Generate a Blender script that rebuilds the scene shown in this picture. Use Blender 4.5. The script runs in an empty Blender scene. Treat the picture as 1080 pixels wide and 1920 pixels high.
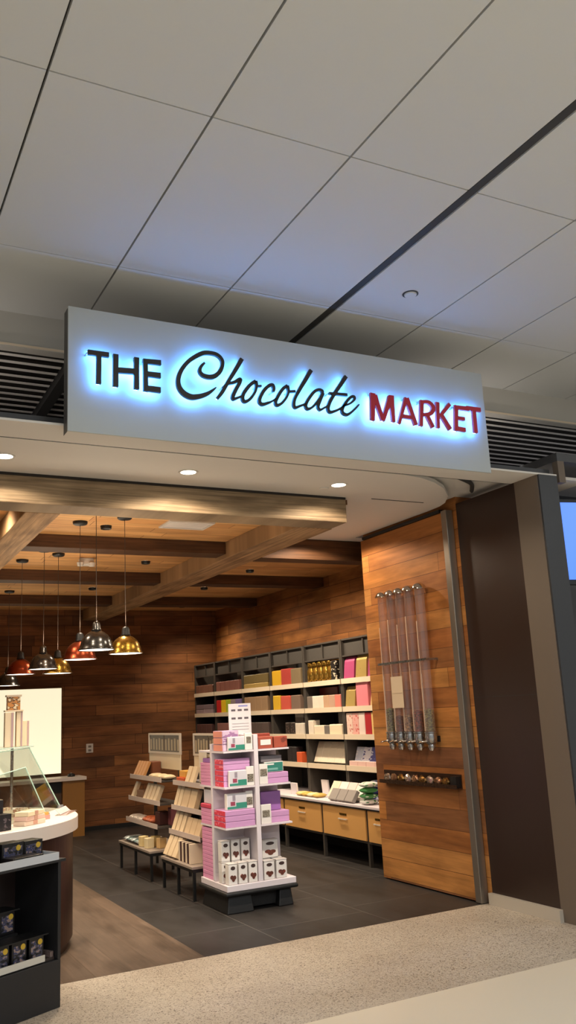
import bpy, bmesh, math, random
from mathutils import Vector, Matrix
random.seed(7)
SC = bpy.context.scene
COL = SC.collection
PI = math.pi

# ------------------------------------------------------------------ camera
FPX = 1628.7
cam_d = bpy.data.cameras.new('camera')
cam = bpy.data.objects.new('camera', cam_d)
COL.objects.link(cam)
RM = ((0.88769715, -0.45768854, -0.05014958), (0.05737114, 0.21802321, -0.97425583), (0.4568395, 0.86196698, 0.2197967))
right, down, fwd = (Vector(r) for r in RM)
cam.matrix_world = Matrix(((right.x, -down.x, -fwd.x, 0), (right.y, -down.y, -fwd.y, 0), (right.z, -down.z, -fwd.z, 1.6), (0, 0, 0, 1)))
cam_d.sensor_fit = 'VERTICAL'
cam_d.sensor_height = 36.0
cam_d.lens = 36.0 * FPX / 1920.0
cam_d.clip_start = 0.05
SC.camera = cam

# ------------------------------------------------------------------ world, exposure, concourse lamps
SC.view_settings.view_transform = 'Standard'
SC.view_settings.look = 'None'
SC.view_settings.gamma = 1.0
SC.view_settings.use_curve_mapping = False
SC.view_settings.exposure = 0.0
WORLD = bpy.data.worlds.new('concourse_daylight')
SC.world = WORLD
WORLD.use_nodes = True
WORLD.node_tree.nodes['Background'].inputs[0].default_value = (0.88, 0.93, 1.0, 1)
WORLD.node_tree.nodes['Background'].inputs[1].default_value = 0.27
CONCOURSE = [(-3.0, 1.0, 78), (2.5, 0.0, 96), (8.0, 1.0, 78), (-3.0, -3.0, 140), (2.5, -3.0, 140), (8.0, -3.0, 140)]
SPOT_SOFFIT = 44.0
SPOT_SHOP = 185.0
PEND_W = 32.0
CEIL_FILL = 9.0
LED = 54.0
for i, (x, y, e) in enumerate(CONCOURSE):
    ld = bpy.data.lights.new('concourse_lamp', 'AREA')
    ld.shape = 'RECTANGLE'
    ld.size = 1.4
    ld.size_y = 0.3
    ld.energy = e
    ld.color = (0.92, 0.97, 1.0)
    lo = bpy.data.objects.new('concourse_lamp', ld)
    COL.objects.link(lo)
    lo.location = (x, y, 4.27)

for x, w, e in ((-1.2, 3.9, 5.5), (5.9, 2.6, 6.0)):      # cove strips lying on top of the soffit
    ld = bpy.data.lights.new('cove_lamp', 'AREA')
    ld.shape = 'RECTANGLE'
    ld.size = w
    ld.size_y = 0.05
    ld.energy = e * 2
    ld.color = (1.0, 0.9, 0.82)
    lo = bpy.data.objects.new('cove_lamp', ld)
    COL.objects.link(lo)
    lo.location = (x, 5.42, 3.42)
    lo.rotation_euler = (math.radians(180 - 66), 0, 0)

# ------------------------------------------------------------------ helpers
def lin(c):
    r = []
    for v in c[:3]:
        v = v / 255.0
        r.append(v / 12.92 if v <= 0.04045 else ((v + 0.055) / 1.055) ** 2.4)
    return (r[0], r[1], r[2], 1.0)

def mat(name, c, rough=0.6, metal=0.0, emit=None, es=0.0, bump=0.0, bscale=40.0, spec=0.5):
    m = bpy.data.materials.new(name)
    m.use_nodes = True
    nt = m.node_tree
    b = nt.nodes['Principled BSDF']
    b.inputs['Base Color'].default_value = lin(c)
    b.inputs['Roughness'].default_value = rough
    b.inputs['Metallic'].default_value = metal
    b.inputs['Specular IOR Level'].default_value = spec
    if emit:
        b.inputs['Emission Color'].default_value = lin(emit)
        b.inputs['Emission Strength'].default_value = es
    else:
        tc = nt.nodes.new('ShaderNodeTexCoord')
        n = nt.nodes.new('ShaderNodeTexNoise')
        n.inputs['Scale'].default_value = bscale
        nt.links.new(tc.outputs['Object'], n.inputs['Vector'])
        mr = nt.nodes.new('ShaderNodeMapRange')
        mr.inputs['To Min'].default_value = max(0.02, rough - 0.06)
        mr.inputs['To Max'].default_value = min(1.0, rough + 0.06)
        nt.links.new(n.outputs['Fac'], mr.inputs['Value'])
        nt.links.new(mr.outputs['Result'], b.inputs['Roughness'])
        if bump > 0:
            bp = nt.nodes.new('ShaderNodeBump')
            bp.inputs['Strength'].default_value = bump
            bp.inputs['Distance'].default_value = 0.01
            nt.links.new(n.outputs['Fac'], bp.inputs['Height'])
            nt.links.new(bp.outputs['Normal'], b.inputs['Normal'])
    return m

def planks(name, cols, u, v, row, length, dark, rough=0.65, grain=0.5, gscale=26.0, mortar=0.004, seed=0.0, stain=0.75):
    """Boards laid along world axis u, rows stacked along v."""
    m = bpy.data.materials.new(name)
    m.use_nodes = True
    nt = m.node_tree
    N = nt.nodes.new
    L = nt.links.new
    b = nt.nodes['Principled BSDF']
    b.inputs['Specular IOR Level'].default_value = 0.3
    g = N('ShaderNodeNewGeometry')
    s = N('ShaderNodeSeparateXYZ')
    L(g.outputs['Position'], s.inputs[0])
    c = N('ShaderNodeCombineXYZ')
    L(s.outputs['XYZ'.index(u)], c.inputs[0])
    L(s.outputs['XYZ'.index(v)], c.inputs[1])
    mp = N('ShaderNodeMapping')
    mp.inputs['Location'].default_value = (seed, seed * 0.37, 0)
    L(c.outputs[0], mp.inputs[0])
    br = N('ShaderNodeTexBrick')
    br.inputs['Scale'].default_value = 1.0
    br.inputs['Color1'].default_value = (0, 0, 0, 1)
    br.inputs['Color2'].default_value = (1, 1, 1, 1)
    br.inputs['Mortar'].default_value = (0.5, 0.5, 0.5, 1)
    br.inputs['Mortar Size'].default_value = mortar
    br.inputs['Mortar Smooth'].default_value = 0.3
    br.inputs['Brick Width'].default_value = length
    br.inputs['Row Height'].default_value = row
    br.offset = 0.37
    br.offset_frequency = 2
    br.squash = 0.8
    br.squash_frequency = 3
    L(mp.outputs[0], br.inputs['Vector'])
    ramp = N('ShaderNodeValToRGB')
    els = ramp.color_ramp.elements
    els[0].position = 0.0
    els[0].color = lin(cols[0])
    els[1].position = 1.0
    els[1].color = lin(cols[-1])
    for i, cc in enumerate(cols[1:-1]):
        e = els.new((i + 1) / (len(cols) - 1))
        e.color = lin(cc)
    L(br.outputs['Color'], ramp.inputs[0])
    # grain stretched along u
    mg = N('ShaderNodeMapping')
    mg.inputs['Scale'].default_value = (1.3, gscale, 1)
    L(c.outputs[0], mg.inputs[0])
    no = N('ShaderNodeTexNoise')
    no.inputs['Scale'].default_value = 1.0
    no.inputs['Detail'].default_value = 6.0
    no.inputs['Roughness'].default_value = 0.65
    no.inputs['Distortion'].default_value = 0.4
    L(mg.outputs[0], no.inputs['Vector'])
    gr = N('ShaderNodeValToRGB')
    gr.color_ramp.elements[0].position = 0.3
    gr.color_ramp.elements[0].color = (0.25, 0.22, 0.2, 1)
    gr.color_ramp.elements[1].position = 0.62
    gr.color_ramp.elements[1].color = (1.15, 1.1, 1.05, 1)
    L(no.outputs['Fac'], gr.inputs[0])
    # broad stains
    mk = N('ShaderNodeMapping')
    mk.inputs['Scale'].default_value = (1.6, 5.0, 1)
    L(c.outputs[0], mk.inputs[0])
    n2 = N('ShaderNodeTexNoise')
    n2.inputs['Scale'].default_value = 1.1
    n2.inputs['Detail'].default_value = 3.0
    L(mk.outputs[0], n2.inputs['Vector'])
    r2 = N('ShaderNodeValToRGB')
    r2.color_ramp.elements[0].position = 0.34
    r2.color_ramp.elements[0].color = (0.5, 0.46, 0.42, 1)
    r2.color_ramp.elements[1].position = 0.55
    r2.color_ramp.elements[1].color = (1.05, 1.05, 1.05, 1)
    L(n2.outputs['Fac'], r2.inputs[0])
    x1 = N('ShaderNodeMixRGB')
    x1.blend_type = 'MULTIPLY'
    x1.inputs[0].default_value = grain
    L(ramp.outputs[0], x1.inputs[1])
    L(gr.outputs[0], x1.inputs[2])
    x2 = N('ShaderNodeMixRGB')
    x2.blend_type = 'MULTIPLY'
    x2.inputs[0].default_value = stain
    L(x1.outputs[0], x2.inputs[1])
    L(r2.outputs[0], x2.inputs[2])
    x3 = N('ShaderNodeMixRGB')
    L(br.outputs['Fac'], x3.inputs[0])
    L(x2.outputs[0], x3.inputs[1])
    x3.inputs[2].default_value = lin(dark)
    L(x3.outputs[0], b.inputs['Base Color'])
    b.inputs['Roughness'].default_value = rough
    bp = N('ShaderNodeBump')
    bp.inputs['Strength'].default_value = 0.35
    bp.inputs['Distance'].default_value = 0.006
    ad = N('ShaderNodeMath')
    ad.operation = 'SUBTRACT'
    L(no.outputs['Fac'], ad.inputs[0])
    L(br.outputs['Fac'], ad.inputs[1])
    L(ad.outputs[0], bp.inputs['Height'])
    L(bp.outputs[0], b.inputs['Normal'])
    return m

def speckle(name, base, c2, dark, rough=0.3):
    m = bpy.data.materials.new(name)
    m.use_nodes = True
    nt = m.node_tree
    N = nt.nodes.new
    L = nt.links.new
    b = nt.nodes['Principled BSDF']
    g = N('ShaderNodeNewGeometry')
    v = N('ShaderNodeTexVoronoi')
    v.inputs['Scale'].default_value = 145.0
    L(g.outputs['Position'], v.inputs['Vector'])
    sx = N('ShaderNodeSeparateColor')
    L(v.outputs['Color'], sx.inputs[0])
    r = N('ShaderNodeValToRGB')
    r.color_ramp.interpolation = 'CONSTANT'
    e = r.color_ramp.elements
    e[0].position = 0.0
    e[0].color = lin(dark)
    e[1].position = 0.1
    e[1].color = lin(c2)
    a = e.new(0.34)
    a.color = lin(base)
    a2 = e.new(0.86)
    a2.color = lin([min(255, q + 14) for q in base])
    L(sx.outputs[0], r.inputs[0])
    n = N('ShaderNodeTexNoise')
    n.inputs['Scale'].default_value = 1.4
    L(g.outputs['Position'], n.inputs['Vector'])
    r3 = N('ShaderNodeValToRGB')
    r3.color_ramp.elements[0].position = 0.35
    r3.color_ramp.elements[0].color = (0.86, 0.84, 0.82, 1)
    r3.color_ramp.elements[1].position = 0.6
    r3.color_ramp.elements[1].color = (1, 1, 1, 1)
    L(n.outputs['Fac'], r3.inputs[0])
    x = N('ShaderNodeMixRGB')
    x.blend_type = 'MULTIPLY'
    x.inputs[0].default_value = 1.0
    L(r.outputs[0], x.inputs[1])
    L(r3.outputs[0], x.inputs[2])
    L(x.outputs[0], b.inputs['Base Color'])
    b.inputs['Roughness'].default_value = rough
    return m

def printed(name, cols, scale=18.0, rough=0.4):
    """Printed packaging: patches of ink over a ground colour."""
    m = bpy.data.materials.new(name)
    m.use_nodes = True
    nt = m.node_tree
    N = nt.nodes.new
    L = nt.links.new
    b = nt.nodes['Principled BSDF']
    tc = N('ShaderNodeTexCoord')
    mp = N('ShaderNodeMapping')
    mp.inputs['Scale'].default_value = (1, 1, 1.6)
    L(tc.outputs['Object'], mp.inputs[0])
    n = N('ShaderNodeTexNoise')
    n.inputs['Scale'].default_value = scale
    n.inputs['Detail'].default_value = 1.0
    L(mp.outputs[0], n.inputs['Vector'])
    r = N('ShaderNodeValToRGB')
    r.color_ramp.interpolation = 'CONSTANT'
    e = r.color_ramp.elements
    k = len(cols)
    e[0].position = 0.0
    e[0].color = lin(cols[0])
    e[1].position = 0.62 if k == 2 else 0.36 + 0.3 * (k - 1) / k
    e[1].color = lin(cols[-1])
    for i in range(1, k - 1):
        q = e.new(0.36 + 0.3 * i / k)
        q.color = lin(cols[i])
    L(n.outputs['Fac'], r.inputs[0])
    L(r.outputs[0], b.inputs['Base Color'])
    b.inputs['Roughness'].default_value = rough
    return m

def glass(name, tint=(242, 247, 244), refl=0.12, haze=None, hz=0.0):
    m = bpy.data.materials.new(name)
    m.use_nodes = True
    nt = m.node_tree
    nt.nodes.clear()
    N = nt.nodes.new
    L = nt.links.new
    o = N('ShaderNodeOutputMaterial')
    t = N('ShaderNodeBsdfTransparent')
    t.inputs[0].default_value = lin(tint)
    g = N('ShaderNodeBsdfGlossy')
    g.inputs['Roughness'].default_value = 0.03
    lw = N('ShaderNodeLayerWeight')
    lw.inputs['Blend'].default_value = 0.25
    mr = N('ShaderNodeMapRange')
    mr.inputs['To Min'].default_value = refl * 0.4
    mr.inputs['To Max'].default_value = min(1, refl * 4)
    L(lw.outputs['Facing'], mr.inputs['Value'])
    mx = N('ShaderNodeMixShader')
    L(mr.outputs[0], mx.inputs[0])
    L(t.outputs[0], mx.inputs[1])
    L(g.outputs[0], mx.inputs[2])
    if haze:
        df = N('ShaderNodeBsdfDiffuse')
        df.inputs[0].default_value = lin(haze)
        m2 = N('ShaderNodeMixShader')
        m2.inputs[0].default_value = hz
        L(mx.outputs[0], m2.inputs[1])
        L(df.outputs[0], m2.inputs[2])
        L(m2.outputs[0], o.inputs[0])
    else:
        L(mx.outputs[0], o.inputs[0])
    return m

def B():
    return bmesh.new()

def box(bm, x0, x1, y0, y1, z0, z1, M=None):
    v = [bm.verts.new((x, y, z)) for x in (x0, x1) for y in (y0, y1) for z in (z0, z1)]
    for f in ((0, 1, 3, 2), (4, 6, 7, 5), (0, 4, 5, 1), (2, 3, 7, 6), (0, 2, 6, 4), (1, 5, 7, 3)):
        bm.faces.new([v[i] for i in f])
    if M is not None:
        for q in v:
            q.co = M @ q.co
    return bm

def prism(bm, pts, d):
    """Polygon pts (3d) extruded by vector d."""
    d = Vector(d)
    a = [bm.verts.new(p) for p in pts]
    c = [bm.verts.new(Vector(p) + d) for p in pts]
    bm.faces.new(a)
    bm.faces.new(c[::-1])
    n = len(pts)
    for i in range(n):
        bm.faces.new((a[i], a[(i + 1) % n], c[(i + 1) % n], c[i]))
    return bm

def lathe(bm, prof, c=(0, 0, 0), n=32, cap=True):
    rings = []
    for r, z in prof:
        rings.append([bm.verts.new((c[0] + r * math.cos(2 * PI * i / n), c[1] + r * math.sin(2 * PI * i / n), c[2] + z)) for i in range(n)])
    for a, b in zip(rings, rings[1:]):
        for i in range(n):
            bm.faces.new((a[i], a[(i + 1) % n], b[(i + 1) % n], b[i]))
    if cap:
        for rg in (rings[0], rings[-1]):
            if prof[rings.index(rg)][0] > 1e-6:
                try:
                    bm.faces.new(rg)
                except ValueError:
                    pass
    return bm

def tube(bm, pts, r, n=8):
    pts = [Vector(p) for p in pts]
    rings = []
    for i, p in enumerate(pts):
        t = (pts[min(i + 1, len(pts) - 1)] - pts[max(i - 1, 0)]).normalized()
        a = t.cross(Vector((0, 0, 1)))
        if a.length < 0.05:
            a = t.cross(Vector((1, 0, 0)))
        a.normalize()
        b = t.cross(a).normalized()
        rings.append([bm.verts.new(p + a * (r * math.cos(2 * PI * k / n)) + b * (r * math.sin(2 * PI * k / n))) for k in range(n)])
    for A, C in zip(rings, rings[1:]):
        for k in range(n):
            bm.faces.new((A[k], A[(k + 1) % n], C[(k + 1) % n], C[k]))
    bm.faces.new(rings[0])
    bm.faces.new(rings[-1])
    return bm

def spline(pts, k=6):
    if len(pts) < 3:
        return pts
    P = [Vector(p) for p in pts]
    out = []
    for i in range(len(P) - 1):
        p0 = P[max(i - 1, 0)]
        p1 = P[i]
        p2 = P[i + 1]
        p3 = P[min(i + 2, len(P) - 1)]
        for j in range(k):
            t = j / k
            out.append(0.5 * ((2 * p1) + (p2 - p0) * t + (2 * p0 - 5 * p1 + 4 * p2 - p3) * t * t + (3 * p1 - p0 - 3 * p2 + p3) * t ** 3))
    out.append(P[-1])
    return out

def ribbon(bm, pts, y0, y1, f=1.0):
    """Stroke in the XZ plane: points (x, z, width)."""
    P = [Vector(p) for p in spline(pts)]
    n = len(P)
    st = []
    for i, p in enumerate(P):
        a = P[max(i - 1, 0)]
        b = P[min(i + 1, n - 1)]
        t = Vector((b.x - a.x, b.y - a.y))
        t.normalize()
        nn = Vector((-t.y, t.x))
        h = p.z * 0.5 * f
        st.append([bm.verts.new((p.x + nn.x * h * s, y, p.y + nn.y * h * s)) for s, y in ((1, y0), (-1, y0), (-1, y1), (1, y1))])
    for A, C in zip(st, st[1:]):
        for k in range(4):
            bm.faces.new((A[k], A[(k + 1) % 4], C[(k + 1) % 4], C[k]))
    bm.faces.new(st[0])
    bm.faces.new(st[-1])
    return bm

def world_of(o):
    M = Matrix.Translation(o.location) @ o.rotation_euler.to_matrix().to_4x4()
    if o.parent:
        M = world_of(o.parent) @ o.matrix_parent_inverse @ M
    return M

def obj(name, bm, m, parent=None, smooth=False, bevel=0.0):
    bmesh.ops.recalc_face_normals(bm, faces=bm.faces)
    me = bpy.data.meshes.new(name)
    bm.to_mesh(me)
    bm.free()
    if smooth:
        for p in me.polygons:
            p.use_smooth = True
    me.materials.append(m)
    o = bpy.data.objects.new(name, me)
    COL.objects.link(o)
    if parent is not None:
        o.parent = parent
        o.matrix_parent_inverse = world_of(parent).inverted()
    if bevel > 0:
        md = o.modifiers.new('bevel', 'BEVEL')
        md.width = bevel
        md.segments = 2
        md.limit_method = 'ANGLE'
    if smooth:
        try:
            md = o.modifiers.new('edges', 'EDGE_SPLIT')
            md.split_angle = math.radians(40)
        except Exception:
            pass
    return o

LABELS = {}

def tag(o, label, cat, group=None):
    n = len(label.replace('-', ' ').split())
    if n > 16 or n < 4:
        print('LABEL LENGTH', n, label)
    o['label'] = label
    o['category'] = cat
    if group:
        o['group'] = group
    return o

def thing(name, label, cat, loc=(0, 0, 0), group=None):
    o = bpy.data.objects.new(name, None)
    o.empty_display_size = 0.1
    COL.objects.link(o)
    o.location = loc
    return tag(o, label, cat, group)

def struct(name, bm, m, parent=None, **k):
    o = obj(name, bm, m, parent, **k)
    if parent is None:
        o['kind'] = 'structure'
    return o

def spot(name, loc, target, energy, color, angle=75, blend=0.6, r=0.04, parent=None):
    ld = bpy.data.lights.new(name, 'SPOT')
    ld.energy = energy
    ld.color = color
    ld.spot_size = math.radians(angle)
    ld.spot_blend = blend
    ld.shadow_soft_size = r
    o = bpy.data.objects.new(name, ld)
    COL.objects.link(o)
    o.location = loc
    d = Vector(target) - Vector(loc)
    o.rotation_euler = d.to_track_quat('-Z', 'Y').to_euler()
    if parent is not None:
        o.parent = parent
        o.matrix_parent_inverse = world_of(parent).inverted()
    return o

WARM = (1.0, 0.83, 0.62)
NUM = ['zero', 'one', 'two', 'three', 'four', 'five', 'six', 'seven', 'eight', 'nine', 'ten', 'eleven', 'twelve', 'thirteen', 'fourteen']
ORDN = ['', 'first', 'second', 'third', 'fourth', 'fifth', 'sixth', 'seventh', 'eighth', 'ninth', 'tenth', 'eleventh', 'twelfth', 'thirteenth', 'fourteenth']

def ordinal(i, n, lo='leftmost', hi='rightmost', side='left'):
    if i == 0:
        return lo
    if i == n - 1:
        return hi
    return ORDN[i + 1] + ' from ' + side

# ------------------------------------------------------------------ materials
M_TILE = mat('ceiling_tile', (204, 204, 202), 0.75, bscale=3)
M_GAP = mat('ceiling_gap', (70, 68, 64), 0.8)
M_TRACK = mat('dark_track', (58, 57, 56), 0.6)
M_SOFFIT = mat('soffit_paint', (216, 210, 202), 0.7, bscale=3)
M_PAINT = mat('fascia_paint', (190, 186, 178), 0.7, bscale=3)
M_SLAT = mat('slat_aluminium', (240, 234, 228), 0.5)
M_PLENUM = mat('plenum_dark', (42, 36, 32), 0.9)
M_SIGN = mat('sign_panel_white', (176, 180, 178), 0.55, bscale=2)
M_SIGNEDGE = mat('sign_return', (66, 65, 64), 0.5)
M_LETTER = mat('letter_bronze', (38, 33, 31), 0.45)
M_LETRED = mat('letter_red', (176, 36, 58), 0.45)
M_LED = mat('letter_led', (255, 255, 255), 0.5, emit=(76, 156, 255), es=LED)
M_WOODWALL = planks('reclaimed_wall_x', [(126, 80, 42), (164, 108, 56), (146, 90, 46), (178, 120, 66), (112, 72, 42)], 'Y', 'Z', 0.155, 1.35, (60, 34, 16), 0.65, 0.45, 16, 0.003, seed=1.3)
M_WOODBACK = planks('reclaimed_wall_y', [(116, 76, 44), (146, 96, 56), (126, 80, 46), (156, 104, 60), (98, 64, 40)], 'X', 'Z', 0.15, 1.2, (46, 28, 16), 0.65, 0.5, 20, 0.003, seed=4.1)
M_WOODDOOR = planks('reclaimed_door', [(184, 118, 60), (202, 136, 70), (164, 102, 54), (206, 144, 78), (132, 86, 56), (192, 126, 64)], 'Y', 'Z', 0.168, 2.6, (96, 58, 30), 0.65, 0.45, 18, 0.0025, seed=2.2, stain=0.6)
M_WOODCEIL = planks('plank_ceiling', [(214, 160, 100), (224, 172, 112), (204, 148, 90), (228, 180, 120)], 'X', 'Y', 0.16, 1.6, (90, 54, 26), 0.65, 0.3, 16, 0.003, seed=0.7, stain=0.4)
M_BEAMW = planks('weathered_beam_x', [(158, 138, 112), (168, 146, 117)], 'X', 'Z', 5.0, 30.0, (60, 44, 30), grain=0.8, gscale=45)
M_BEAMD = planks('weathered_beam_y', [(172, 138, 100), (180, 146, 106)], 'Y', 'X', 5.0, 30.0, (60, 44, 30), grain=0.8, gscale=30)
M_BEAMC = planks('cross_beam', [(86, 56, 32), (92, 60, 34)], 'X', 'Z', 5.0, 30.0, (40, 26, 14), grain=0.7, gscale=40)
M_FLOORWOOD = planks('wood_plank_floor', [(96, 81, 68), (105, 88, 74), (90, 75, 62), (101, 84, 70)], 'Y', 'X', 0.2, 1.2, (78, 62, 48), 0.45, 0.35, 30, 0.002)
M_FLOORTILE = planks('slate_tile_floor', [(47, 44, 43), (50, 47, 45), (44, 42, 41)], 'Y', 'X', 0.92, 0.92, (80, 76, 72), 0.45, 0.12, 3, 0.004, seed=-0.46)
M_TERRAZZO = speckle('terrazzo', (192, 180, 163), (176, 162, 144), (122, 109, 95), 0.45)
M_CREAM = mat('cream_floor', (226, 214, 192), 0.3, bscale=2)
M_BROWN = mat('dark_brown_panel', (52, 36, 29), 0.35, bscale=4)
M_TAUPE = mat('taupe_column', (112, 98, 84), 0.6, bscale=4)
M_DGREY = mat('dark_grey_panel', (74, 74, 76), 0.5)
M_BASEB = mat('stone_base', (196, 186, 170), 0.4)
M_RAIL = mat('steel_rail', (150, 140, 128), 0.35, 0.7)
M_STEEL = mat('brushed_steel', (176, 174, 172), 0.28, 0.95)
M_CHROME = mat('chrome', (215, 212, 208), 0.12, 1.0)
M_BLACK = mat('black_metal', (15, 14, 14), 0.5)
M_BLACKM = mat('black_laminate', (30, 29, 30), 0.5)
M_GUN = mat('grey_shelf_metal', (74, 68, 62), 0.5, 0.2)
M_LIP = mat('cream_shelf_lip', (222, 204, 178), 0.55)
M_WHITE = mat('white_laminate', (218, 208, 212), 0.5)
M_COUNTER = mat('white_countertop', (226, 214, 204), 0.35)
M_WALNUT = planks('dark_walnut', [(58, 34, 24), (64, 38, 26)], 'Z', 'X', 5.0, 30.0, (30, 18, 12), 0.4, 0.5, 30)
M_OCHRE = mat('ochre_drawer', (214, 160, 92), 0.5)
M_GLASS = glass('clear_glass')
M_GLASSE = mat('glass_edge', (176, 206, 192), 0.15)
M_ACRYL = glass('clear_acrylic', (244, 236, 232), 0.2, (236, 206, 196), 0.14)
M_VOID = mat('shelf_back_black', (26, 23, 21), 0.7)
M_LIGHTBOX = mat('lightbox_face', (250, 243, 215), 0.5, emit=(250, 240, 206), es=0.92)
M_LENS = mat('lamp_lens', (255, 250, 240), 0.4, emit=(255, 240, 214), es=9.0)
M_PENDIN = mat('pendant_glow', (255, 250, 240), 0.5, emit=(255, 236, 212), es=5.0)
M_PEWTER = mat('pewter_shade', (92, 90, 88), 0.22, 0.9)
M_BRASS = mat('brass_shade', (150, 116, 48), 0.28, 0.95)
M_COPPER = mat('copper_shade', (146, 66, 42), 0.3, 0.95)
M_SCREEN = mat('screen_face', (60, 100, 200), 0.3, emit=(88, 142, 250), es=0.95)
M_CORD = mat('cord_brown', (66, 52, 42), 0.7)
M_PLASTIC = mat('white_plastic', (214, 208, 200), 0.4)

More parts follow.
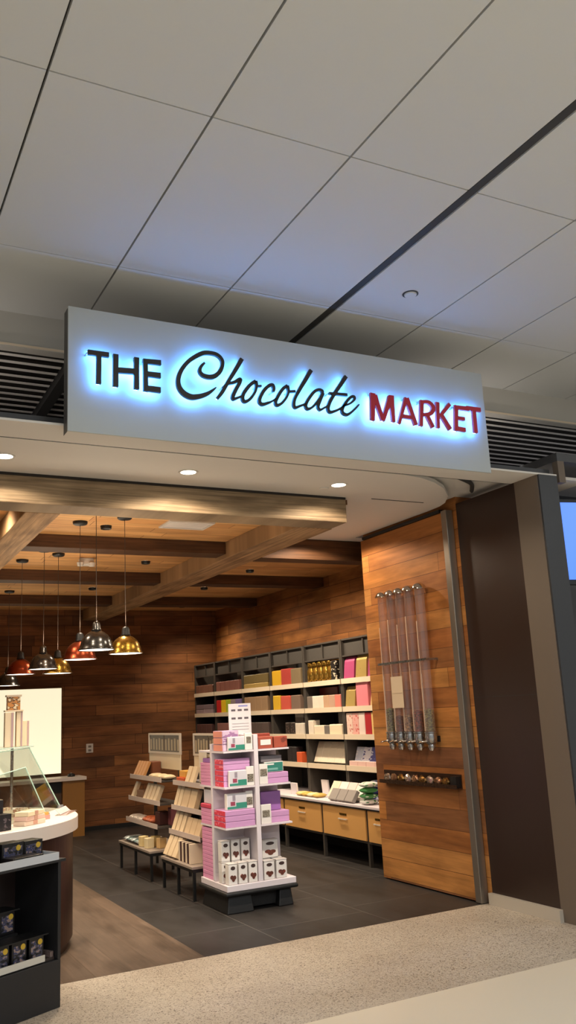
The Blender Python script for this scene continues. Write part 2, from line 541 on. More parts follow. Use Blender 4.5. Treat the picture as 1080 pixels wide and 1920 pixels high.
STROKES = [
  ('T', 'THE', [[(1.223, 3.678, 0.0305), (1.348, 3.678, 0.0305)], [(1.288, 3.672, 0.0286), (1.286, 3.491, 0.0286)]]),
  ('H', 'THE', [[(1.389, 3.689, 0.0318), (1.387, 3.487, 0.0318)], [(1.516, 3.687, 0.0305), (1.514, 3.486, 0.0305)], [(1.395, 3.59, 0.0331), (1.507, 3.597, 0.035)]]),
  ('E', 'THE', [[(1.571, 3.686, 0.0286), (1.571, 3.48, 0.0286)], [(1.563, 3.671, 0.0305), (1.669, 3.676, 0.0318)], [(1.572, 3.591, 0.0331), (1.665, 3.592, 0.0331)], [(1.563, 3.5, 0.035), (1.663, 3.499, 0.035)]]),
  ('C', 'Chocolate', [[(1.954, 3.717, 0.0135), (1.93, 3.69, 0.0189), (1.92, 3.659, 0.0216), (1.937, 3.635, 0.0256), (1.975, 3.627, 0.0283), (2.017, 3.637, 0.0296), (2.054, 3.672, 0.0269), (2.074, 3.719, 0.0229), (2.07, 3.757, 0.0229), (2.04, 3.783, 0.0243), (1.993, 3.789, 0.0256), (1.945, 3.78, 0.0269), (1.897, 3.752, 0.0269), (1.849, 3.713, 0.0256), (1.81, 3.664, 0.0256), (1.785, 3.614, 0.0256), (1.777, 3.567, 0.0269), (1.786, 3.528, 0.031), (1.814, 3.497, 0.035), (1.86, 3.481, 0.035), (1.912, 3.491, 0.0296), (1.966, 3.515, 0.0243), (2.002, 3.542, 0.0162), (2.026, 3.564, 0.0067)]]),
  ('h', 'Chocolate', [[(2.211, 3.781, 0.0269), (2.165, 3.702, 0.0256), (2.113, 3.618, 0.0229), (2.068, 3.541, 0.0229), (2.033, 3.493, 0.0189)], [(2.075, 3.574, 0.0121), (2.106, 3.599, 0.0175), (2.149, 3.614, 0.0202), (2.19, 3.64, 0.0229), (2.189, 3.619, 0.0229), (2.159, 3.565, 0.0243), (2.139, 3.521, 0.0243), (2.142, 3.502, 0.0202), (2.169, 3.513, 0.0148), (2.21, 3.534, 0.0121)]]),
  ('o', 'Chocolate', [[(2.301, 3.643, 0.021), (2.256, 3.606, 0.0231), (2.212, 3.545, 0.0231), (2.206, 3.508, 0.022), (2.222, 3.495, 0.021), (2.256, 3.516, 0.0178), (2.292, 3.565, 0.0157), (2.307, 3.613, 0.0178), (2.301, 3.643, 0.021)], [(2.306, 3.608, 0.0136), (2.341, 3.615, 0.0126)]]),
  ('c', 'Chocolate', [[(2.423, 3.587, 0.0168), (2.43, 3.61, 0.0189), (2.421, 3.632, 0.021), (2.393, 3.622, 0.022), (2.357, 3.585, 0.022), (2.327, 3.532, 0.022), (2.324, 3.504, 0.022), (2.342, 3.491, 0.021), (2.377, 3.503, 0.0178), (2.41, 3.519, 0.0126), (2.444, 3.544, 0.0105)]]),
  ('o', 'Chocolate', [[(2.529, 3.642, 0.0199), (2.497, 3.617, 0.021), (2.46, 3.565, 0.021), (2.438, 3.518, 0.0199), (2.448, 3.498, 0.0199), (2.482, 3.516, 0.0168), (2.519, 3.561, 0.0147), (2.536, 3.605, 0.0157), (2.529, 3.642, 0.0199)], [(2.537, 3.601, 0.0147), (2.586, 3.611, 0.0157)]]),
  ('l', 'Chocolate', [[(2.714, 3.775, 0.0262), (2.669, 3.704, 0.0262), (2.618, 3.625, 0.0231), (2.58, 3.559, 0.0199), (2.57, 3.515, 0.0199), (2.582, 3.498, 0.0189), (2.616, 3.513, 0.0157), (2.658, 3.532, 0.0136)]]),
  ('a', 'Chocolate', [[(2.767, 3.646, 0.0189), (2.731, 3.628, 0.0199), (2.686, 3.574, 0.0199), (2.659, 3.525, 0.0199), (2.671, 3.499, 0.0189), (2.709, 3.517, 0.0157), (2.753, 3.566, 0.0157), (2.786, 3.613, 0.0168), (2.79, 3.638, 0.0189), (2.767, 3.646, 0.0189)], [(2.797, 3.624, 0.0178), (2.763, 3.557, 0.0199), (2.751, 3.522, 0.0199), (2.765, 3.504, 0.0168), (2.798, 3.522, 0.0136), (2.833, 3.543, 0.0126)]]),
  ('t', 'Chocolate', [[(2.984, 3.768, 0.0272), (2.939, 3.706, 0.0262), (2.891, 3.641, 0.0241), (2.846, 3.572, 0.022), (2.827, 3.521, 0.021), (2.841, 3.497, 0.0199), (2.882, 3.51, 0.0157), (2.92, 3.53, 0.0147), (2.952, 3.556, 0.0115)], [(2.842, 3.629, 0.0157), (2.901, 3.632, 0.0189), (2.983, 3.635, 0.0199)]]),
  ('e', 'Chocolate', [[(2.949, 3.555, 0.0126), (3.0, 3.576, 0.0136), (3.038, 3.61, 0.0147), (3.035, 3.63, 0.0168), (3.008, 3.621, 0.0189), (2.967, 3.577, 0.0199), (2.938, 3.53, 0.0199), (2.94, 3.503, 0.0199), (2.972, 3.494, 0.0189), (3.011, 3.519, 0.0147), (3.047, 3.552, 0.0126), (3.072, 3.578, 0.0084)]]),
  ('M', 'MARKET', [[(3.19, 3.674, 0.0404), (3.173, 3.476, 0.0305)], [(3.202, 3.661, 0.0404), (3.257, 3.485, 0.0287)], [(3.257, 3.485, 0.0269), (3.336, 3.666, 0.0404)], [(3.342, 3.676, 0.0377), (3.343, 3.483, 0.0269)]]),
  ('A', 'MARKET', [[(3.468, 3.674, 0.0269), (3.39, 3.479, 0.0234)], [(3.471, 3.673, 0.0341), (3.532, 3.481, 0.0323)], [(3.425, 3.535, 0.0269), (3.51, 3.531, 0.0269)]]),
  ('R', 'MARKET', [[(3.603, 3.673, 0.0305), (3.575, 3.479, 0.0287)], [(3.599, 3.66, 0.0251), (3.661, 3.664, 0.0269), (3.696, 3.629, 0.0323), (3.668, 3.582, 0.0305), (3.596, 3.563, 0.0234)], [(3.635, 3.565, 0.0305), (3.68, 3.479, 0.0305)]]),
  ('K', 'MARKET', [[(3.738, 3.675, 0.0305), (3.725, 3.48, 0.0269)], [(3.847, 3.673, 0.0269), (3.75, 3.572, 0.0269)], [(3.76, 3.585, 0.0323), (3.832, 3.481, 0.0323)]]),
  ('E', 'MARKET', [[(3.906, 3.671, 0.0323), (3.883, 3.477, 0.0323)], [(3.892, 3.657, 0.0287), (4.021, 3.657, 0.0323)], [(3.898, 3.575, 0.0269), (3.971, 3.575, 0.0269)], [(3.883, 3.495, 0.0323), (3.968, 3.491, 0.0305)]]),
  ('T', 'MARKET', [[(3.998, 3.663, 0.0305), (4.129, 3.663, 0.0305)], [(4.065, 3.66, 0.0323), (4.062, 3.48, 0.0323)]]),
]

# ================================================================== STRUCTURE
# floors
struct('floor', box(B(), -7, 13, -8, 4.425, -0.1, 0.0), M_CREAM)
struct('floor_terrazzo', box(B(), -7, 13, 4.425, 5.93, -0.1, 0.0), M_TERRAZZO)
struct('floor_wood', box(B(), -2.6, 2.34, 5.93, 13.3, -0.1, 0.0), M_FLOORWOOD)
struct('floor_tile', box(B(), 2.34, 5.62, 5.93, 13.3, -0.1, 0.0), M_FLOORTILE)
# concourse ceiling: large panels with thin joints and one dark track
CZ = 4.3
gx = [2.94 - 0.755 * k for k in range(14, -1, -1)]
gx2 = [3.0 + 0.72 + 0.755 * k for k in range(0, 13)]
xs = gx + gx2
gy = [4.757 - 1.507 * k for k in range(9, -1, -1)] + [6.264, 7.77]
t = B()
for i in range(len(xs) - 1):
    x0, x1 = xs[i] + 0.006, xs[i + 1] - 0.006
    if abs(xs[i] - 2.94) < 0.01:
        x0 = 3.0
    for j in range(len(gy) - 1):
        box(t, x0, x1, gy[j] + 0.004, min(gy[j + 1], 8.0) - 0.004, CZ, CZ + 0.03)
struct('ceiling', t, M_TILE)
struct('ceiling_backing', box(B(), -8, 13, -9.5, 8.0, CZ + 0.035, CZ + 0.09), M_GAP)
struct('trim_1', box(B(), 2.945, 2.995, -9, 7.77, CZ + 0.006, CZ + 0.03), M_TRACK)
# fascia band and slatted ceiling behind the sign
t = B()
box(t, -7, 13, 5.62, 5.66, 4.07, CZ)
box(t, -7, 13, 5.60, 5.69, 4.045, 4.07)
struct('trim_2', t, M_PAINT)
struct('trim_12', box(B(), -7, 13, 5.595, 5.60, 4.05, 4.065), M_LIP)
for nm, xa, xb in (('slatted_ceiling_middle', 1.44, 6.90), ('slatted_ceiling_left', -6, 1.34), ('slatted_ceiling_right', 7.0, 12.5)):
    t = B()
    y = 5.74
    while y < 7.5:
        box(t, xa, xb, y, y + 0.038, 4.05, 4.053)
        y += 0.125
    struct(nm.replace('slatted_ceiling', 'ceiling_slats'), t, M_SLAT)
struct('ceiling_plenum', box(B(), -6, 12.5, 5.7, 7.6, 4.2, 4.22), M_PLENUM)
t = B()
box(t, 1.35, 1.43, 5.69, 7.6, 4.0, 4.08)
struct('trim_3', t, M_TRACK)
t = B()
box(t, 6.91, 6.99, 5.69, 7.6, 4.0, 4.08)
struct('trim_4', t, M_TRACK)
struct('wall_above', box(B(), -6, 12.5, 7.55, 7.65, 3.36, CZ), M_DGREY)
# soffit over the entrance
struct('soffit_front', box(B(), -3, 4.98, 4.86, 5.165, 3.27, 3.284), M_SOFFIT)
struct('soffit_top', box(B(), -3, 5.6, 5.12, 7.62, 3.335, 3.36), M_SOFFIT)
struct('trim_10', box(B(), -3, 5.15, 5.10, 5.119, 3.285, 3.40), M_DGREY)
struct('shadow_gap_strip', box(B(), -2.6, 3.69, 5.938, 5.949, 3.252, 3.2695), M_PLENUM)  # dark strip painted in for the shadow line between soffit and beam
crv = [(3.3, 5.185), (3.763, 5.19), (3.941, 5.225), (4.135, 5.315), (4.327, 5.451), (4.526, 5.654), (4.66, 5.87), (4.70, 6.0), (4.71, 6.2), (4.71, 7.5), (4.0, 7.5), (4.0, 5.95), (3.3, 5.95)]
outer = [(-3, 5.185, 3.27)] + [(a, b, 3.27) for a, b in crv[:8]] + [(4.715, 6.2, 3.27), (4.715, 7.45, 3.27), (5.6, 7.45, 3.27), (5.6, 7.62, 3.27), (3.715, 7.62, 3.27), (3.715, 5.96, 3.27), (-3, 5.96, 3.27)]
struct('soffit_panel', prism(B(), outer, (0, 0, 0.03)), M_SOFFIT)
struct('trim_8', box(B(), -3, 3.72, 5.166, 5.184, 3.272, 3.29), M_TRACK)
struct('trim_9', box(B(), 3.72, 4.777, 5.1655, 5.172, 3.269, 3.285), M_TRACK)
struct('trim_5', box(B(), 3.93, 4.46, 5.91, 5.918, 3.266, 3.272), M_GAP)
t = B()
tube(t, spline([(3.9, 5.2, 3.315), (4.2, 5.215, 3.315), (4.447, 5.319, 3.315), (4.59, 5.416, 3.315), (4.74, 5.6, 3.315)]), 0.018, 6)
struct('trim_6', t, M_TRACK)
# right side wall of the entrance
struct('wall_right_front', box(B(), 4.78, 5.62, 5.88, 7.4, 0, 3.34), M_WOODDOOR)
struct('wall_brown', box(B(), 4.781, 4.97, 5.13, 5.88, 0.085, 3.27), M_BROWN)
struct('trim_7', box(B(), 4.778, 4.79, 5.13, 5.86, 1.605, 1.609), M_TRACK)
struct('wall_taupe', box(B(), 4.78, 4.975, 4.87, 5.13, 0.0, 3.27), M_TAUPE)
struct('wall_column', box(B(), 4.785, 4.975, 4.855, 4.87, 0.0, 3.27), mat('column_charcoal', (52, 52, 54), 0.5))
struct('baseboard_right', box(B(), 4.745, 4.80, 5.11, 5.89, 0.0, 0.085), M_BASEB)
struct('wall_neighbour', box(B(), 4.98, 12.5, 5.95, 6.1, 0, 3.36), M_DGREY)
struct('soffit_neighbour', box(B(), 5.15, 12.5, 5.0, 5.95, 3.45, 3.52), M_DGREY)
struct('soffit_neighbour_bracket', box(B(), 5.15, 5.22, 5.0, 5.06, 3.27, 3.45), M_TAUPE)
# shop shell
struct('wall_right', box(B(), 5.57, 5.67, 7.4, 13.35, 0, 3.34), M_WOODWALL)
struct('wall_back', box(B(), -2.7, 5.67, 13.25, 13.35, 0, 3.34), M_WOODBACK)
struct('wall_left', box(B(), -2.7, -2.6, 5.0, 13.35, 0, 3.34), M_WOODWALL)
t = B()
box(t, -2.6, 3.73, 5.98, 13.25, 3.22, 3.26)
box(t, 3.73, 5.6, 7.64, 13.25, 3.22, 3.26)
struct('ceiling_planks', t, M_WOODCEIL)
struct('shop_roof', box(B(), -2.8, 5.7, 7.66, 13.4, 3.34, 3.36), M_PLENUM)
struct('baseboard_back', box(B(), -2.6, 5.5, 13.235, 13.25, 0, 0.06), M_BLACK)
# beams
t = B()
box(t, -2.6, 3.70, 5.95, 6.22, 3.06, 3.268)
struct('beam_front', t, M_BEAMW, bevel=0.008)
struct('beam_middle', box(B(), 3.37, 3.71, 6.22, 13.24, 3.058, 3.22), M_BEAMD, bevel=0.006)
struct('beam_left', box(B(), 1.17, 1.42, 6.22, 13.24, 3.058, 3.22), M_BEAMD, bevel=0.006)
for y in (7.7, 9.63, 11.64):
    struct('beam_cross', box(B(), 1.42, 3.37, y, y + 0.24, 3.10, 3.22), M_BEAMC, bevel=0.004)
    if y > 8:
        struct('beam_cross_right', box(B(), 3.71, 5.57, y, y + 0.24, 3.10, 3.22), M_BEAMC, bevel=0.004)
    struct('beam_cross_left', box(B(), -2.6, 1.17, y, y + 0.24, 3.10, 3.22), M_BEAMC, bevel=0.004)
struct('beam_side', box(B(), 3.72, 5.57, 7.62, 7.84, 3.06, 3.265), M_BEAMC, bevel=0.004)

# ================================================================== SIGN
SX0, SX1, SZ0, SZ1 = 1.122, 4.222, 3.206, 3.98
sign = thing('shop_sign', 'long white sign box with halo-lit letters THE Chocolate MARKET above the shop entrance', 'sign', (2.67, 4.8, SZ0))
obj('panel', box(B(), SX0, SX1, 4.75, 4.765, SZ0, SZ1), M_SIGN, sign, bevel=0.002)
obj('housing', box(B(), SX0 + 0.002, SX1 - 0.002, 4.7655, 4.857, SZ0 + 0.002, SZ1 - 0.002), M_SIGNEDGE, sign)
obj('bottom_cover', box(B(), SX0 + 0.003, SX1 - 0.003, 4.7655, 4.857, SZ0 + 0.0005, SZ0 + 0.0017), M_SOFFIT, sign)
LB = 4.706
for ch, word, strokes in STROKES:
    t = B()
    for k, st in enumerate(strokes):
        ribbon(t, st, LB - 0.02 - 0.0006 * k, LB - 0.0004 * k)
    lt = obj('letter', t, M_LETRED if word == 'MARKET' else M_LETTER, sign)
    lt['label'] = ('red letter ' if word == 'MARKET' else 'dark bronze letter ') + ch
    t = B()
    for k, st in enumerate(strokes):
        ribbon(t, st, LB + 0.002 + 0.0003 * k, LB + 0.004 + 0.0003 * k, 0.7)
    g = obj('letter_light', t, M_LED, lt)
    for st in strokes[:2]:
        p = st[0]
        obj('standoff', box(B(), p[0] - 0.004, p[0] + 0.004, LB + 0.0002, 4.75, p[1] - 0.004, p[1] + 0.004), M_STEEL, lt)

# ================================================================== DOWNLIGHTS
def downlight(x, y, z, label, target=None, e=SPOT_SOFFIT, r=0.055, name='downlight', ang=160, group=None, on=True):
    d = thing(name, label, 'downlight', (x, y, z), group)
    obj('trim_ring', lathe(B(), [(r, -0.004), (r + 0.014, -0.006), (r + 0.016, -0.001), (r, -0.001)], (x, y, z), 28, False), M_PLASTIC, d, True)
    obj('lens', lathe(B(), [(0.0001, -0.0035), (r, -0.0035), (r, -0.001), (0.0001, -0.001)], (x, y, z), 28, False), M_LENS, d, True)
    tg = target or (x, y, 0)
    spot('downlight_lamp', (x, y, z - 0.012), tg, e, WARM, ang, 0.25, 0.04, d)
    return d

downlight(0.911, 5.571, 3.27, 'round recessed downlight in entrance soffit, at the far left')
downlight(2.176, 5.586, 3.27, 'round recessed downlight in entrance soffit, middle one under the sign')
downlight(3.421, 5.593, 3.27, 'round recessed downlight in entrance soffit, near the timber beam end')
downlight(4.15, 7.25, 3.27, 'small recessed downlight beside the timber beam, behind the others', e=SPOT_SOFFIT * 1.5)
gim = [o for o in bpy.data.objects if o.name.startswith('downlight') and o.type == 'EMPTY']
spot('added_fill_spot', (3.421, 5.60, 3.255), (3.2, 6.95, 0.75), 400.0, (1.0, 0.88, 0.74), 46, 0.8, 0.04, gim[2])  # added fill spot brightening the front of the display tower
spot('added_fill_spot', (0.911, 5.58, 3.255), (1.2, 6.7, 0.85), 150.0, (1.0, 0.88, 0.74), 50, 0.8, 0.04, gim[0])  # second added fill, aimed at the round counter
sm = thing('smoke_detector', 'small ring flush in white soffit left of the right downlight', 'detector', (3.36, 5.72, 3.27))
obj('ring', lathe(B(), [(0.03, -0.006), (0.036, -0.008), (0.04, -0.0005)], (3.36, 5.72, 3.27), 24), M_PLASTIC, sm, True)
sk = thing('sprinkler', 'small concealed sprinkler cap in grey ceiling tiles above the sign', 'sprinkler', (3.35, 4.385, CZ))
obj('cap', lathe(B(), [(0.0001, -0.014), (0.04, -0.013), (0.043, -0.008), (0.043, -0.0005)], (3.35, 4.385, CZ), 24), M_TILE, sk, True)
obj('collar', lathe(B(), [(0.045, -0.004), (0.055, -0.004), (0.055, -0.0005)], (3.35, 4.385, CZ), 24), M_TRACK, sk, True)
# recessed lamps in the plank ceiling
PL = [(2.05, 7.25, 'first ceiling bay'), (2.95, 8.9, 'second ceiling bay'), (4.35, 8.4, 'first right bay'), (4.35, 9.25, 'first right bay beside cross beam'),
      (4.35, 10.7, 'second right bay'), (4.75, 12.6, 'rearmost right bay'), (2.9, 10.9, 'third ceiling bay'), (0.92, 6.85, 'left bay by the timber beam')]
LT = {0: ((2.3, 7.4, 0.5), 0.6), 1: ((3.0, 8.9, 0.4), 0.9), 2: ((5.2, 8.4, 0.7), 1.0), 3: ((5.2, 9.3, 0.8), 0.9), 4: ((5.2, 10.6, 1.0), 0.85), 5: ((5.3, 12.4, 1.0), 0.6), 6: ((3.0, 10.9, 0.4), 0.8), 7: ((1.15, 6.9, 2.9), 0.25)}
for i, (x, y, wh) in enumerate(PL):
    d = thing('ceiling_spot', 'small dark round spotlight in plank ceiling, ' + wh, 'spotlight', (x, y, 3.22))
    obj('baffle', lathe(B(), [(0.03, -0.02), (0.045, -0.03), (0.05, -0.001)], (x, y, 3.22), 20, False), M_BLACK, d, True)
    obj('lens', lathe(B(), [(0.0001, -0.012), (0.03, -0.012), (0.03, -0.004)], (x, y, 3.22), 16, False), M_LENS, d, True)
    tg, f = LT[i]
    spot('ceiling_spot_lamp', (x, y, 3.18), tg, SPOT_SHOP * f, WARM, 130, 1.0, 0.06, d)

# ================================================================== PENDANTS
def pendant(x, y, rim, diam, m, label):
    p = thing('pendant_lamp', label, 'lamp', (x, y, rim))
    s = diam / 0.28
    prof = [(0.140, 0.0), (0.138, 0.010), (0.128, 0.020), (0.122, 0.05), (0.108, 0.088), (0.085, 0.118), (0.058, 0.138), (0.040, 0.146), (0.034, 0.15)]
    sh = obj('shade', lathe(B(), [(r * s, z * s) for r, z in prof], (x, y, rim), 36, False), m, p, True)
    sd = sh.modifiers.new('wall', 'SOLIDIFY')
    sd.thickness = 0.003
    cap = [(0.036, 0.148), (0.04, 0.155), (0.034, 0.168), (0.03, 0.205), (0.022, 0.218), (0.008, 0.225)]
    obj('socket_cap', lathe(B(), [(r * s, z * s) for r, z in cap], (x, y, rim), 24), M_BLACK if m is not M_PEWTER else M_PEWTER, p, True)
    obj('diffuser', lathe(B(), [(0.0001, 0.004 * s), (0.134 * s, 0.004 * s), (0.134 * s, 0.007 * s), (0.0001, 0.007 * s)], (x, y, rim), 32, False), M_PENDIN, p, True)
    obj('cord', tube(B(), [(x, y, rim + 0.224 * s), (x, y, 3.205)], 0.0026, 6), M_CORD, p)
    obj('canopy', lathe(B(), [(0.0001, -0.03), (0.05, -0.028), (0.06, -0.02), (0.062, -0.001)], (x, y, 3.22), 24), M_BLACK, p, True)
    ld = bpy.data.lights.new('pendant_bulb', 'SPOT')
    ld.spot_size = math.radians(120)
    ld.spot_blend = 0.6
    ld.energy = PEND_W
    ld.color = WARM
    ld.shadow_soft_size = 0.06
    lo = bpy.data.objects.new('pendant_bulb', ld)
    COL.objects.link(lo)
    ud = bpy.data.lights.new('added_ceiling_fill', 'SPOT')      # added to brighten the plank ceiling; the cap has no vents
    ud.spot_size = math.radians(165)
    ud.spot_blend = 0.5
    ud.energy = CEIL_FILL
    ud.color = WARM
    ud.shadow_soft_size = 0.04
    uo = bpy.data.objects.new('added_ceiling_fill', ud)
    COL.objects.link(uo)
    uo.location = (x + 0.05, y - 0.03, rim + 0.24)
    uo.rotation_euler = (PI, 0, 0)
    uo.parent = p
    uo.matrix_parent_inverse = world_of(p).inverted()
    lo.location = (x, y, rim - 0.012)
    lo.parent = p
    lo.matrix_parent_inverse = world_of(p).inverted()

pendant(1.782, 6.58, 2.10, 0.275, M_PEWTER, 'pewter dome pendant lamp, the large front one hanging right of copper')
pendant(2.094, 6.85, 2.088, 0.272, M_BRASS, 'brass dome pendant lamp, rightmost of the cluster')
pendant(1.797, 7.14, 2.068, 0.275, M_COPPER, 'copper dome pendant lamp half hidden behind the front pewter one')
pendant(1.772, 8.42, 2.07, 0.275, M_PEWTER, 'pewter dome pendant lamp between copper and small brass lamps at left')
pendant(1.956, 8.632, 2.037, 0.282, M_BRASS, 'small-looking brass dome pendant lamp behind the left pewter lamp')
pendant(1.683, 9.05, 2.058, 0.285, M_COPPER, 'copper dome pendant lamp at the left, farther from entrance')
pendant(1.95, 11.3, 2.039, 0.29, M_PEWTER, 'dark dome pendant lamp farthest back, just above lit panel')

# ceiling fittings
v = thing('air_vent', 'grey rectangular air vent in plank ceiling behind the front beam', 'vent', (2.7, 7.02, 3.22))
obj('frame', box(box(box(box(B(), 2.50, 2.92, 6.88, 6.905, 3.205, 3.2195), 2.50, 2.92, 7.145, 7.17, 3.205, 3.2195), 2.50, 2.525, 6.905, 7.145, 3.205, 3.2195), 2.895, 2.92, 6.905, 7.145, 3.205, 3.2195), M_PLASTIC, v)
t = B()
for k in range(9):
    box(t, 2.525, 2.895, 6.912 + k * 0.026, 6.922 + k * 0.026, 3.208, 3.2185)
obj('louvre', t, M_SLAT, v)
e = thing('emergency_light', 'white twin-head emergency light under the plank ceiling', 'light', (2.27, 8.85, 3.22))
obj('body', box(B(), 2.22, 2.36, 8.80, 8.90, 3.145, 3.2195), M_PLASTIC, e, bevel=0.01)
for dx in (-0.03, 0.09):
    obj('lamp_head', lathe(B(), [(0.0001, -0.05), (0.03, -0.045), (0.036, -0.01), (0.02, 0.0)], (2.24 + dx, 8.77, 3.17), 18), M_PLASTIC, e, True)

# ================================================================== SLIDING DOOR, DISPENSERS
d = thing('sliding_wood_door', 'tall reclaimed plank sliding door panel at right of the entrance', 'door', (4.75, 6.7, 0))
obj('panel', box(B(), 4.72, 4.775, 6.0, 7.36, 0.012, 3.215), M_WOODDOOR, d)
obj('edge_rail', box(B(), 4.698, 4.775, 5.925, 5.998, 0.004, 3.225), M_RAIL, d, bevel=0.006)
obj('top_guide', box(B(), 4.70, 4.777, 6.02, 7.3, 3.2165, 3.245), M_BLACK, d)
tr = thing('product_trough', 'narrow dark metal trough full of shiny wrapped sweets on wood door', 'tray', (4.69, 6.6, 0.88))
obj('back_plate', box(B(), 4.712, 4.7195, 6.06, 7.22, 0.872, 0.985), mat('trough_bronze', (78, 58, 46), 0.3, 0.7), tr)
obj('front_lip', box(box(B(), 4.655, 4.662, 6.06, 7.22, 0.872, 0.905), 4.662, 4.712, 6.06, 7.22, 0.872, 0.879), mat('lip_bronze', (88, 66, 52), 0.28, 0.7), tr)
obj('end_block', box(B(), 4.665, 4.711, 6.07, 6.15, 0.88, 0.97), M_BLACK, tr)
M_FOIL = [mat('foil_clear', (226, 206, 186), 0.15, 0.85), mat('foil_brown', (170, 130, 100), 0.2, 0.8), mat('foil_gold', (190, 150, 90), 0.15, 0.9)]
for k in range(9):
    y = 7.13 - k * 0.111
    t = B()
    bmesh.ops.create_icosphere(t, subdivisions=2, radius=1.0)
    rr = random.Random(k)
    for q in t.verts:
        q.co = Vector((4.687 + q.co.x * 0.019, y + q.co.y * 0.053, 0.922 + q.co.z * 0.041)) + Vector((rr.uniform(-.004, .004), rr.uniform(-.004, .002), rr.uniform(-.007, .005)))
    tag(obj('wrapped_sweet', t, M_FOIL[k % 3]), ordinal(k, 9) + ' of nine foil-wrapped sweets in the trough on wood door', 'sweet', 'wrapped sweets in the trough')
DY = [6.935, 6.79, 6.645, 6.50, 6.335]
CANDY = [((70, 82, 44), 0.20, 'green'), ((66, 30, 26), 0.13, 'dark brown'), ((104, 84, 56), 0.14, 'tan'), ((88, 36, 30), 0.17, 'dark red'), ((84, 88, 46), 0.18, 'olive green')]
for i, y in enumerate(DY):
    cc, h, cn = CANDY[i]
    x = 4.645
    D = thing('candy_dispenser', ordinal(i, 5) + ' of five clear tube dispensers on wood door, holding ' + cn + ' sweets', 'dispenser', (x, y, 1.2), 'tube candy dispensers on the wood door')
    obj('tube', lathe(B(), [(0.044, 0.0), (0.044, 1.24)], (x, y, 1.34), 24, False), M_ACRYL, D, True)
    obj('cap', lathe(B(), [(0.0001, 0.06), (0.025, 0.057), (0.052, 0.038), (0.068, 0.01), (0.069, 0.0), (0.0001, 0.0)], (x, y, 2.581), 24, False), M_CHROME, D, True)
    obj('candy_fill', lathe(B(), [(0.0001, 0.0), (0.0415, 0.0), (0.0415, h), (0.0001, h + 0.015)], (x, y, 1.342), 20, False), printed('candy_' + cn.replace(' ', '_'), [[int(q * .8) for q in cc], [min(255, int(q * 1.3)) for q in cc], [min(255, int(q * 1.7)) for q in cc]], 55.0, 0.25), D)
    obj('highlight_strip', box(B(), x - 0.02, x - 0.012, y + 0.0445, y + 0.058, 1.345, 2.30 + 0.06 * (i % 2)), mat('highlight_cream', (226, 196, 172), 0.4), D)  # cream strip painted in as the highlight on the tube wall
    vl = obj('valve', lathe(B(), [(0.03, 0.0), (0.034, 0.012), (0.03, 0.03), (0.05, 0.05), (0.054, 0.09), (0.05, 0.122), (0.056, 0.128), (0.056, 0.138)], (x, y, 1.2), 24), M_STEEL, D, True)
    obj('nozzle', lathe(B(), [(0.024, -0.02), (0.028, -0.01), (0.03, 0.0)], (x, y, 1.2), 18), M_CHROME, vl, True)
    obj('handle', tube(B(), [(x - 0.05, y - 0.0, 1.262), (x - 0.085, y + 0.02, 1.258), (x - 0.095, y + 0.05, 1.25)], 0.008, 8), M_CHROME, D, True)
    obj('wall_bracket', box(B(), x + 0.05, 4.7195, y - 0.03, y + 0.03, 1.25, 1.30), M_BLACK, D)
br = thing('tube_rail', 'thin steel rail across the middle of the five clear dispenser tubes', 'rail', (4.6, 6.6, 1.95))
obj('bar', box(B(), 4.585, 4.592, 6.24, 7.0, 1.945, 1.965), M_STEEL, br)
obj('wall_mount', box(box(B(), 4.592, 4.7195, 6.243, 6.253, 1.945, 1.965), 4.592, 4.7195, 6.99, 7.0, 1.945, 1.965), M_STEEL, br)
pc = thing('paper_notice', 'cream paper notice hung on the second and third dispenser tubes', 'notice', (4.58, 6.7, 1.56))
obj('sheet', box(B(), 4.583, 4.586, 6.62, 6.80, 1.55, 1.83), mat('notice_paper', (226, 204, 172), 0.8), pc)
obj('fold', box(B(), 4.5815, 4.5828, 6.63, 6.79, 1.68, 1.683), mat('notice_fold', (196, 172, 140), 0.8), pc)

# neighbouring screen
s = thing('display_screen', 'bright blue wall screen beyond the column at the right edge', 'screen', (5.6, 5.6, 2.5))
SM = Matrix.Translation((5.33, 5.2, 2.83)) @ Matrix.Rotation(math.radians(-12), 4, 'Z')
obj('bezel', box(B(), -0.04, 0.95, 0.012, 0.06, -0.36, 0.36, SM), M_BLACK, s)
obj('panel', box(B(), 0.0, 0.92, 0.0, 0.011, -0.32, 0.33, SM), M_SCREEN, s)
obj('pole', box(B(), 0.3, 0.36, 0.062, 0.10, -0.5, 0.62, SM), M_TAUPE, s)
